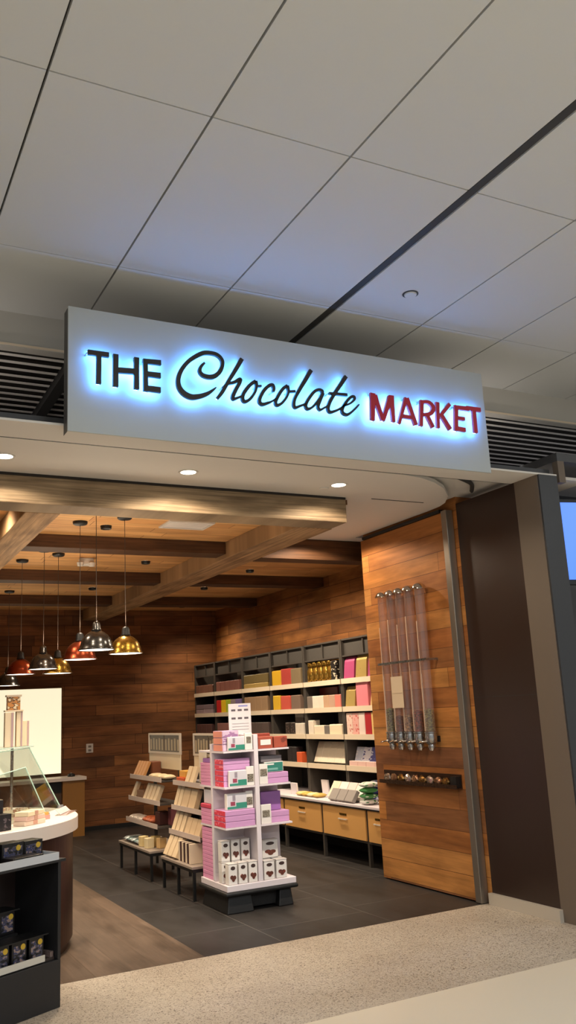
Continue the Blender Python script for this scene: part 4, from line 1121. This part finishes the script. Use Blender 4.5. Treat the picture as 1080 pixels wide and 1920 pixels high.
def tin(loc, w, d, h, label):
    x, y, z = loc
    o = thing('chocolate_tin', label, 'tin', loc)
    obj('body', box(B(), x - w / 2, x + w / 2, y - d / 2, y + d / 2, z, z + h - 0.008), TINW, o, bevel=0.006)
    obj('lid', box(B(), x - w / 2 - 0.001, x + w / 2 + 0.001, y - d / 2 - 0.001, y + d / 2 + 0.001, z + h - 0.0075, z + h), cm((206, 198, 192)), o, bevel=0.002)
    t = B()
    ellipse(t, x, y - d / 2 - 0.0013, z + h * 0.78, w * 0.26, h * 0.09)
    obj('oval_mark', t, cm((64, 46, 42)), o)
    t = B()
    ellipse(t, x - w * 0.14, y - d / 2 - 0.0013, z + h * 0.36, w * 0.2, h * 0.10)
    ellipse(t, x + w * 0.16, y - d / 2 - 0.0014, z + h * 0.34, w * 0.19, h * 0.10)
    ellipse(t, x + w * 0.02, y - d / 2 - 0.0016, z + h * 0.25, w * 0.17, h * 0.10)
    obj('chocolate_picture', t, CHOC, o)

zb = 0.2190
tn = ['left', 'middle', 'right']
for k in range(3):
    xx = 3.005 + k * 0.091
    tin((xx, 6.985, zb), 0.078, 0.075, 0.165, tn[k] + ' white tin with brown chocolate picture, front row on tower base')
    tin((xx - 0.012, 7.095, zb), 0.078, 0.075, 0.165, tn[k] + ' white chocolate tin hidden behind front row, bottom, on tower base')
    tin((xx - 0.012, 7.095, zb + 0.1655), 0.078, 0.075, 0.165, tn[k] + ' white chocolate tin in the raised back row on tower base')
for k in range(2):
    tin((3.335 + k * 0.115, 6.985, zb), 0.098, 0.075, 0.15, tn[k * 2] + ' white tin in right front pair on tower base')
    tin((3.345 + k * 0.115, 7.095, zb), 0.098, 0.075, 0.15, tn[k * 2] + ' white tin hidden behind right front pair on tower base')
tin((3.4, 7.09, zb + 0.1505), 0.15, 0.075, 0.15, 'wide white tin raised behind the right pair on tower base')

# ================================================================== LOW RACKS BEHIND THE TOWER
def rack(y0, y1, which):
    r = thing('display_rack', which, 'rack', (3.15, (y0 + y1) / 2, 0))
    obj('bench_top', box(B(), 2.90, 3.36, y0, y1, 0.262, 0.285), cm((150, 136, 124)), r, bevel=0.003)
    obj('bench_frame', box(B(), 2.91, 3.35, y0 + 0.005, y1 - 0.005, 0.235, 0.2615), M_BLACK, r)
    ym = (y0 + y1) / 2
    for xx in (2.915, 3.32):
        for yy in (y0 + 0.01, ym - 0.012, y1 - 0.034):
            obj('leg', box(B(), xx, xx + 0.024, yy, yy + 0.024, 0.0, 0.2345), M_BLACK, r)
    for yy in (y0 + 0.12, y1 - 0.15):
        obj('post', box(B(), 3.27, 3.30, yy, yy + 0.03, 0.2855, 1.30), M_BLACK, r)
    hf = obj('header_frame', box(box(box(box(B(), 3.25, 3.268, y0 + 0.02, y1 - 0.02, 1.38, 1.40), 3.25, 3.268, y0 + 0.02, y1 - 0.02, 1.185, 1.205), 3.25, 3.268, y0 + 0.02, y0 + 0.05, 1.205, 1.38), 3.25, 3.268, y1 - 0.05, y1 - 0.02, 1.205, 1.38), cm((206, 192, 174)), r)
    for ya, yb in ((y0 + 0.051, ym - 0.012), (ym + 0.012, y1 - 0.051)):
        obj('header_photo', box(B(), 3.258, 3.266, ya, yb, 1.206, 1.379), cm((92, 78, 64)), hf)
        t = B()
        for q in range(5):
            yq = ya + (yb - ya) * (q + 0.5) / 5
            box(t, 3.2565, 3.2578, yq - 0.022, yq + 0.022, 1.222, 1.335 + 0.012 * (q % 2))
        obj('photo_jars', t, cm((168, 150, 120)), hf)
    obj('header_panel', box(B(), 3.255, 3.266, y0 + 0.03, y1 - 0.03, 1.03, 1.184), cm((226, 208, 176)), r)
    for xf, z in ((2.99, 0.50), (3.02, 0.72), (3.04, 0.945)):
        tr = obj('tray', box(B(), xf, 3.268, y0 + 0.01, y1 - 0.01, z - 0.016, z), M_GUN, r)
        obj('tray_lip', box(B(), xf - 0.006, xf - 0.0005, y0 + 0.01, y1 - 0.01, z - 0.018, z + 0.028), cm((206, 188, 176)), tr)
    return r

rack(8.76, 9.82, 'black tiered rack on low bench, the farther one behind the tower')
rack(7.60, 8.43, 'black tiered rack on low bench, the nearer one behind the tower')
FAR = 'far rack'
NEAR = 'near rack'

def leaners(ys, x, z, size, m, desc, where, lean=0.3, name='chocolate_bar', cat='packet', n=None, start=0):
    n = n or len(ys)
    for i, y in enumerate(ys):
        mm = m[i % len(m)] if isinstance(m, list) else m
        o = carton(name, size, mm, (x + size[0] / 2 + 0.004, y, z + 0.0006 + size[0] / 2 * math.sin(lean)), (0, lean, 0))
        lab = (ordinal(i, n) + ' of ' + NUM[n] + ' ' + desc) if n > 1 else desc
        tag(o, lab + ', ' + where, cat, (desc + ' on ' + where) if n > 1 else None)

CRM = cm((222, 196, 158))
CRM2 = cm((208, 178, 140))
TAN = cm((190, 136, 82))
# far rack
leaners([9.72, 9.63, 9.54, 9.45], 3.046, 0.945, (0.03, 0.075, 0.17), TAN, 'tan striped packets', 'top tier of ' + FAR, 0.45)
tag(carton('gift_box', (0.1, 0.2, 0.16), cm((112, 62, 34)), (3.197, 9.47, 0.9456)), 'brown gift box behind tan packets, top tier of far rack', 'box')
for k in range(3):
    tag(carton('chocolate_packet', (0.14, 0.17, 0.05), cm((212, 190, 150)), (3.14, 9.22 - 0.18 * k, 0.9456), (0, 0, 0), 'pouch'), ordinal(k, 3) + ' of three cream flat packets, top tier of far rack', 'packet')
leaners([9.74], 3.026, 0.72, (0.035, 0.08, 0.17), CRM, 'single cream bar at left end', 'middle tier of ' + FAR, 0.4)
tag(carton('gift_box', (0.12, 0.22, 0.09), cm((150, 112, 84)), (3.12, 9.54, 0.7206)), 'tan low box, middle tier of far rack', 'box')
leaners([9.32, 9.21, 9.10, 8.99], 3.026, 0.72, (0.045, 0.085, 0.17), CRM, 'cream bars', 'middle tier of ' + FAR, 0.4)
for k in range(3):
    tag(carton('chocolate_packet', (0.15, 0.14, 0.05), pm((222, 206, 190), (96, 150, 142), scale=14), (3.08, 9.72 - 0.15 * k, 0.5006), (0, 0, 0), 'pouch'), ordinal(k, 3) + ' of three white and teal pouches, lower tier of far rack', 'packet')
for k in range(2):
    tag(carton('chocolate_packet', (0.15, 0.14, 0.07), pm((196, 104, 66), (150, 70, 50), scale=14), (3.08, 9.26 - 0.15 * k, 0.5006), (0, 0, 0), 'pouch'), ['left', 'right'][k] + ' one of two russet pouches, lower tier of far rack', 'packet')
tag(carton('gift_box', (0.12, 0.13, 0.13), cm((70, 34, 28)), (3.11, 8.96, 0.5006)), 'dark brown glossy box, lower tier of far rack', 'box')
tag(carton('gift_box', (0.08, 0.1, 0.17), cm((112, 62, 66)), (3.18, 8.83, 0.5006)), 'maroon upright box, right end of lower tier, far rack', 'box')
for k in range(5):
    tag(carton('chocolate_packet', (0.24, 0.105, 0.05), cm((190, 196, 194) if k % 2 == 0 else (116, 136, 134), 0.25, 0.5), (3.05, 9.72 - 0.11 * k, 0.2856), (0, 0, 0), 'pouch'), ordinal(k, 5) + ' of five silver pouches on the bench of far rack', 'packet')
for k in range(4):
    tag(carton('gift_box', (0.08, 0.07, 0.10), cm([(228, 206, 150), (216, 186, 120), (232, 214, 170), (206, 170, 116)][k]), (2.97 + 0.1 * (k % 2), 9.16 - 0.09 * k, 0.2856), (0, 0, 0.2)), ordinal(k, 4) + ' of four small yellow boxes on the bench of far rack', 'box')
# near rack
tag(carton('gift_box', (0.13, 0.2, 0.05), cm((206, 92, 48)), (3.13, 8.30, 0.9456)), 'orange-red flat box, top tier of near rack', 'box')
tag(carton('gift_box', (0.1, 0.17, 0.06), cm((228, 170, 74)), (3.14, 8.30, 0.9962)), 'golden yellow box on the orange-red one, near rack', 'box')
tag(carton('price_card', (0.02, 0.16, 0.3), cm((232, 220, 200)), (3.22, 8.08, 0.9456)), 'tall cream card standing on top tier of near rack', 'card')
leaners([8.10, 7.98], 3.046, 0.945, (0.03, 0.09, 0.16), CRM, 'cream packets', 'top tier of ' + NEAR, 0.35)
leaners([8.37, 8.27], 3.026, 0.72, (0.04, 0.08, 0.19), CRM, 'cream bars at left', 'middle tier of ' + NEAR, 0.3)
leaners([8.13, 7.95], 3.026, 0.72, (0.05, 0.16, 0.18), CRM2, 'wide beige packs', 'middle tier of ' + NEAR, 0.3)
leaners([8.36, 8.25, 8.14], 2.996, 0.50, (0.04, 0.085, 0.18), CRM, 'tall cream bars', 'lower tier of ' + NEAR, 0.35)
leaners([8.0, 7.87, 7.74], 2.996, 0.50, (0.04, 0.12, 0.15), CRM2, 'short beige packs', 'lower tier of ' + NEAR, 0.35)
leaners([8.36, 8.24, 8.12], 2.91, 0.285, (0.045, 0.10, 0.19), CRM, 'cream bars', 'bench of ' + NEAR, 0.45)
for k in range(7):
    tag(carton('chocolate_bar', (0.12, 0.035, 0.17), cm((226, 206, 178)) if k % 2 == 0 else cm((62, 36, 36)), (3.0, 8.03 - 0.045 * k, 0.2856)), ordinal(k, 7) + ' of seven upright bars, cream and dark, bench of near rack', 'packet')

# ================================================================== ROUND COUNTER
RC = (0.72, 7.15)
rc = thing('round_counter', 'round counter with thick white top and dark walnut base at left', 'counter', (RC[0], RC[1], 0))
obj('base', lathe(B(), [(0.97, 0.0), (0.97, 0.06), (1.0, 0.065), (1.0, 0.80)], (RC[0], RC[1], 0), 72, True), M_WALNUT, rc, True)
obj('top', lathe(B(), [(1.02, 0.801), (1.036, 0.806), (1.036, 0.894), (1.03, 0.90)], (RC[0], RC[1], 0), 72, True), M_COUNTER, rc, True)

def pane(bm, pts, th=0.008):
    p = [Vector(q) for q in pts]
    n = (p[1] - p[0]).cross(p[2] - p[0]).normalized() * th
    prism(bm, [tuple(q) for q in p], n)

for nm, pts, lab in (('near', [(1.50, 6.95, 0.905), (1.03, 6.42, 0.905), (0.98, 6.60, 1.215), (1.35, 7.0, 1.262)], 'slanted clear glass guard at the front of the round counter'),
                     ('far', [(1.72, 7.45, 0.905), (1.42, 6.98, 0.905), (1.10, 7.05, 1.38), (1.46, 7.42, 1.392)], 'slanted clear glass guard behind, under the gift boxes on round counter')):
    gg = thing('glass_guard', lab, 'glass guard', (pts[0][0], pts[0][1], 0.9))
    t = B()
    pane(t, pts)
    obj('pane', t, M_GLASS, gg)
    obj('edge', tube(B(), [pts[0], pts[3], pts[2]], 0.005, 6), M_GLASSE, gg)
    t = B()
    for p in (pts[0], pts[1]):
        box(t, p[0] - 0.02, p[0] + 0.02, p[1] - 0.02, p[1] + 0.02, 0.9005, 0.925)
    obj('clamp', t, M_STEEL, gg)
gs = thing('glass_shelf', 'green-edged glass shelf above the round counter carrying gift boxes', 'shelf', (1.2, 7.5, 1.39))
obj('pane', prism(B(), [(0.75, 7.1, 1.398), (1.2, 7.14, 1.398), (1.5, 7.45, 1.398), (1.45, 7.8, 1.398), (0.75, 7.8, 1.398)], (0, 0, 0.008)), M_GLASS, gs)
obj('edge', tube(B(), [(0.75, 7.1, 1.402), (1.2, 7.14, 1.402), (1.5, 7.45, 1.402), (1.45, 7.8, 1.402)], 0.0045, 6), M_GLASSE, gs)
t = B()
for p in ((1.38, 7.72), (0.85, 7.7), (0.82, 7.2)):
    lathe(t, [(0.012, 0.0), (0.012, 0.496)], (p[0], p[1], 0.901), 14)
obj('post', t, M_STEEL, gs)
CREAMB = cm((226, 206, 176))
MAUVE = cm((176, 148, 150))
for (x, y, w, h, lab) in ((1.30, 7.44, 0.07, 0.27, 'tall cream gift box with mauve ribbon, left one on glass shelf'), (1.385, 7.47, 0.05, 0.275, 'tall slim cream gift box, middle one on glass shelf'), (1.445, 7.52, 0.055, 0.20, 'shorter cream gift box leaning at right of glass shelf')):
    o = thing('gift_box', lab, 'box', (x, y, 1.4065))
    obj('body', box(B(), x - w / 2, x + w / 2, y - 0.03, y + 0.03, 1.4065, 1.4065 + h), CREAMB, o, bevel=0.002)
    obj('ribbon', box(B(), x + w * 0.18, x + w * 0.42, y - 0.0325, y - 0.0305, 1.4065, 1.4065 + h - 0.002), MAUVE, o)
o = thing('gift_box', 'small box with amber sweets on top of the tall cream boxes', 'box', (1.32, 7.45, 1.686))
obj('body', box(B(), 1.265, 1.41, 7.42, 7.49, 1.6825, 1.695), CREAMB, o)
obj('window_box', box(B(), 1.285, 1.385, 7.425, 7.485, 1.6955, 1.80), pm((196, 132, 66), (110, 76, 44), (226, 206, 170), scale=30), o)
obj('lid', box(B(), 1.275, 1.395, 7.42, 7.49, 1.8005, 1.815), cm((196, 178, 156)), o)
# sweets and trays on the counter
rr = random.Random(5)
TR = [(1.30, 7.06, 0.14, 0.11, 0.03), (1.17, 6.88, 0.13, 0.1, 0.03), (1.2, 7.32, 0.2, 0.15, 0.05), (0.98, 7.05, 0.2, 0.15, 0.045), (0.72, 6.78, 0.18, 0.14, 0.05), (1.4, 7.42, 0.13, 0.1, 0.03), (0.92, 7.38, 0.22, 0.16, 0.06)]
TN = ['by right end of near glass guard', 'behind the cream packets', 'between the two glass guards', 'in middle of the round counter', 'at left rear of round counter', 'under the far glass guard', 'at back of the round counter']
for k, (x, y, w, d, h) in enumerate(TR):
    o = thing('sweet_tray', 'cream tray of wrapped sweets on round counter, ' + TN[k], 'tray', (x, y, 0.9005))
    R = Matrix.Translation((x, y, 0.9008)) @ Matrix.Rotation(0.75, 4, 'Z')
    t = box(B(), -w / 2, w / 2, -d / 2, d / 2, 0, 0.006, R)
    box(t, -w / 2, w / 2, -d / 2, -d / 2 + 0.005, 0.006, h * 0.7, R)
    box(t, -w / 2, w / 2, d / 2 - 0.005, d / 2, 0.006, h * 0.7, R)
    obj('tray_body', t, cm((226, 206, 186)), o)
    t = B()
    for i in range(9):
        a = -w / 2 + w * (i % 3 + 0.5) / 3
        c = -d / 2 + 0.008 + (d - 0.016) * (i // 3 + 0.5) / 3
        box(t, a - w * 0.13, a + w * 0.13, c - d * 0.12, c + d * 0.12, 0.0065, h * rr.uniform(0.8, 1.15), R)
    f = obj('wrapped_sweets', t, pm((228, 204, 182), (206, 150, 132), (236, 222, 196), scale=20), o)
    f['kind'] = 'stuff'
for k in range(3):
    R = Matrix.Translation((1.29, 6.51, 0.9008 + k * 0.031)) @ Matrix.Rotation(0.6 + 0.1 * k, 4, 'Z')
    o = thing('chocolate_packet', ['bottom', 'middle', 'top'][k] + ' cream packet in pile beside the black boxes on round counter', 'packet', (1.29, 6.51, 0.9008 + k * 0.031))
    obj('body', box(B(), -0.10, 0.10, -0.055, 0.055, 0, 0.03, R), cm([(228, 206, 184), (222, 188, 172), (232, 216, 180)][k]), o, bevel=0.004)
    obj('band', box(B(), -0.02, 0.02, -0.0562, 0.0562, 0.004, 0.0304, R), cm((196, 150, 128)), o)
for k in range(4):
    R = Matrix.Translation((1.02, 6.74, 0.9008 + k * 0.042)) @ Matrix.Rotation(0.5 - 0.06 * k, 4, 'Z')
    o = thing('chocolate_packet', ['bottom', 'second', 'third', 'top'][k] + ' pale packet in the tall pile behind near glass guard', 'packet', (1.02, 6.74, 0.9008 + k * 0.042))
    obj('body', box(B(), -0.11, 0.11, -0.06, 0.06, 0, 0.04, R), cm([(226, 200, 186), (206, 186, 160), (230, 210, 196), (214, 178, 156)][k]), o, bevel=0.004)
    obj('band', box(B(), 0.03, 0.06, -0.0612, 0.0612, 0.004, 0.0404, R), cm((170, 150, 130)), o)
o = thing('gift_box', 'orange topped flat packet on the round counter by the glass', 'box', (1.39, 6.72, 0.9005))
R = Matrix.Translation((1.39, 6.72, 0.9008)) @ Matrix.Rotation(0.55, 4, 'Z')
obj('body', box(B(), -0.08, 0.08, -0.04, 0.04, 0, 0.03, R), cm((222, 150, 140)), o)
obj('orange_lid', box(B(), -0.07, 0.07, -0.035, 0.035, 0.0303, 0.05, R), cm((236, 158, 76)), o)
o = thing('sign_holder', 'clear angled ticket holder with grey card on the round counter edge', 'holder', (1.58, 7.1, 0.9))
R = Matrix.Translation((1.66, 7.02, 0.9006)) @ Matrix.Rotation(1.1, 4, 'Z')
obj('foot', box(B(), -0.16, 0.16, -0.05, 0.04, 0, 0.004, R), M_ACRYL, o)
obj('card', box(B(), -0.15, 0.15, -0.004, 0.0, 0.006, 0.055, R @ Matrix.Rotation(-0.8, 4, 'X')), cm((206, 190, 190)), o)
for k, (x, y, z, w, h) in enumerate(((1.03, 6.30, 0.9006, 0.17, 0.105), (0.99, 6.36, 1.0065, 0.16, 0.085))):
    o = thing('chocolate_box', ['lower black box at left front edge of the white round counter', 'upper black box stacked at left on the white round counter'][k], 'box', (x, y, z))
    R = Matrix.Translation((x, y, z)) @ Matrix.Rotation(math.radians(24), 4, 'Z')
    obj('body', box(B(), -w / 2, w / 2, -0.05, 0.05, 0, h, R), cm((30, 24, 24)), o, bevel=0.002)
    obj('front_print', box(B(), -w / 2 + 0.008, w / 2 - 0.008, -0.0512, -0.0501, 0.01, h - 0.012, R), pm((34, 28, 30), (96, 84, 88), scale=30), o)
sh_ = thing('sign_holder', 'grey ticket holder behind the near glass guard at left', 'holder', (0.84, 6.60, 0.9))
obj('foot', box(B(), 0.80, 0.88, 6.52, 6.60, 0.9005, 0.906), M_STEEL, sh_)
obj('stem', box(B(), 0.835, 0.845, 6.555, 6.565, 0.9065, 1.06), M_STEEL, sh_)
obj('card', box(B(), 0.78, 0.97, 6.545, 6.549, 1.06, 1.18), cm((96, 104, 112)), sh_)

# ================================================================== BLACK FRONT FIXTURE
A = math.radians(26.5)
FM = Matrix.Translation((1.275, 5.49, 0)) @ Matrix.Rotation(A, 4, 'Z')
fx = thing('product_stand', 'black low product stand in front of the round counter, bottom left', 'stand', (0.95, 5.5, 0))
W, D = 1.0, 0.42
obj('base', box(B(), -W, 0, 0.0, D, 0.0, 0.255, FM), M_BLACKM, fx, bevel=0.003)
obj('side_panel', box(B(), -0.022, 0, 0.0, D, 0.2555, 0.785, FM), M_BLACKM, fx, bevel=0.003)
obj('side_panel', box(B(), -W, -W + 0.022, 0.0, D, 0.2555, 0.785, FM), M_BLACKM, fx, bevel=0.003)
obj('back_panel', box(B(), -W + 0.0225, -0.0225, D - 0.02, D, 0.2555, 0.785, FM), mat('stand_back', (40, 26, 24), 0.5), fx)
ts = obj('top_shelf', box(B(), -W, 0.022, -0.015, D, 0.7855, 0.80, FM), M_BLACKM, fx)
tray = box(B(), -W, -0.03, -0.016, -0.010, 0.80, 0.842, FM)
box(tray, -0.036, -0.03, -0.010, 0.30, 0.80, 0.842, FM)
obj('acrylic_lip', tray, cm((196, 198, 202), 0.25), ts)
ms = obj('lower_tray', box(B(), -W + 0.023, -0.0235, 0.03, 0.39, 0.2556, 0.27, FM), mat('tray_dark', (62, 50, 44), 0.4), fx)
obj('price_strip', box(B(), -W + 0.023, -0.10, 0.015, 0.022, 0.262, 0.297, FM), cm((206, 200, 186), 0.4), ms)
obj('tray_end', box(B(), -0.05, -0.03, 0.03, 0.3, 0.2705, 0.30, FM), M_ACRYL, ms)
rs = obj('riser', box(B(), -W + 0.023, -0.15, 0.20, 0.38, 0.2705, 0.405, FM), M_BLACK, fx)
PRINT = pm((20, 18, 20), (80, 76, 88), (48, 54, 92), (150, 128, 118), scale=34)

def black_box(u, v, z, w, d, h, label):
    o = thing('chocolate_box', label, 'box', FM @ Vector((u, v, z)))
    obj('body', box(B(), u - w / 2, u + w / 2, v, v + d, z, z + h, FM), cm((18, 16, 17), 0.35), o, bevel=0.002)
    obj('front_print', box(B(), u - w / 2 + 0.012, u + w / 2 - 0.012, v - 0.0012, v - 0.0001, z + h * 0.12, z + h * 0.82, FM), PRINT, o)
    t = B()
    prism(t, [tuple(FM @ Vector((u + w * 0.24 + 0.016 * math.cos(2 * PI * i / 16), v - 0.0026, z + h * 0.74 + 0.016 * math.sin(2 * PI * i / 16)))) for i in range(16)], FM.to_3x3() @ Vector((0, 0.0012, 0)))
    obj('gold_seal', t, cm((206, 168, 50)), o)

pos = ['at right end', 'second from right', 'third from right', 'fourth from right']
for k in range(4):
    black_box(-0.125 - 0.118 * k, 0.06, 0.2708, 0.1, 0.1, 0.125, 'black box with colourful print, ' + pos[k] + ' of lower tray row')
    black_box(-0.205 - 0.118 * k, 0.225, 0.4058, 0.1, 0.1, 0.125, 'black box with colourful print, ' + pos[k] + ' of raised back row')
for k in range(2):
    nm_ = thing('shelf_plate', ['thin black plate resting on front row of printed black boxes', 'thin black plate resting on raised row of printed black boxes'][k], 'plate', FM @ Vector((-0.3, 0.1, 0.4)))
    v0, z0, u1 = ((0.055, 0.3962, -0.06), (0.215, 0.5312, -0.14))[k]
    if k == 0:
        obj('plate', box(B(), -0.56, u1, v0 - 0.02, v0 + 0.115, z0, z0 + 0.006, FM), M_BLACK, nm_)
    else:
        obj('plate', box(B(), -0.64, u1, v0 - 0.02, v0 + 0.13, z0, z0 + 0.006, FM), M_BLACK, nm_)
black_box(-0.115, 0.11, 0.8004, 0.13, 0.1, 0.115, 'black box on top shelf of the stand, right one')
black_box(-0.26, 0.11, 0.8004, 0.15, 0.1, 0.12, 'black box with yellow seal on top shelf of the stand, second from right')
black_box(-0.43, 0.11, 0.8004, 0.15, 0.1, 0.12, 'black box on top shelf of the stand, third from right')
o = thing('chocolate_box', 'flat black box with white label lying on top shelf of stand', 'box', FM @ Vector((-0.22, 0.04, 0.8)))
obj('body', box(B(), -0.34, -0.13, 0.0, 0.105, 0.8004, 0.848, FM), cm((18, 16, 17), 0.35), o, bevel=0.002)
obj('label', box(B(), -0.225, -0.145, -0.0012, -0.0001, 0.812, 0.838, FM), cm((206, 206, 208)), o)

# ================================================================== BACK WALL: LIT PANEL, COUNTER, OUTLET
lb = thing('lit_panel', 'large glowing cream light panel on the back wall at left', 'light', (2.2, 13.2, 0.85))
obj('frame', box(B(), 0.6, 3.06, 13.205, 13.249, 0.835, 2.065), mat('lit_frame', (70, 52, 30), 0.5), lb)
obj('face', box(B(), 0.61, 3.05, 13.195, 13.2045, 0.845, 2.055), M_LIGHTBOX, lb)
bc = thing('back_counter', 'white-topped tan counter against the back wall at left', 'counter', (2.4, 13.0, 0))
obj('worktop', box(B(), 0.6, 3.31, 12.75, 13.19, 0.755, 0.80), M_COUNTER, bc, bevel=0.002)
obj('side_cabinet', box(B(), 2.98, 3.29, 12.78, 13.19, 0.0, 0.754), cm((150, 104, 46)), bc)
obj('body', box(B(), 0.6, 2.979, 12.85, 13.19, 0.0, 0.754), mat('counter_body', (84, 62, 48), 0.6), bc)
obj('dark_slot', box(B(), 2.78, 2.975, 12.843, 12.8495, 0.60, 0.74), M_BLACK, bc)
kk = thing('scanner', 'small dark round object on right end of the back counter', 'device', (3.14, 12.95, 0.8))
obj('body', lathe(B(), [(0.05, 0.0005), (0.055, 0.012), (0.045, 0.035), (0.02, 0.045)], (3.14, 12.95, 0.80), 20), M_BLACK, kk, True)
obj('lamp_dot', lathe(B(), [(0.012, 0.0455), (0.008, 0.052), (0.0001, 0.053)], (3.14, 12.95, 0.80), 12), M_STEEL, kk, True)
ou = thing('wall_outlet', 'small white outlet plate on the brown plank back wall', 'outlet', (3.484, 13.24, 1.16))
obj('plate', box(B(), 3.43, 3.535, 13.238, 13.2495, 1.10, 1.23), M_PLASTIC, ou, bevel=0.004)
obj('socket', box(box(B(), 3.46, 3.505, 13.2355, 13.2375, 1.175, 1.205), 3.46, 3.505, 13.2355, 13.2375, 1.12, 1.15), cm((120, 112, 104)), ou)
print('OBJECTS', len(bpy.data.objects))
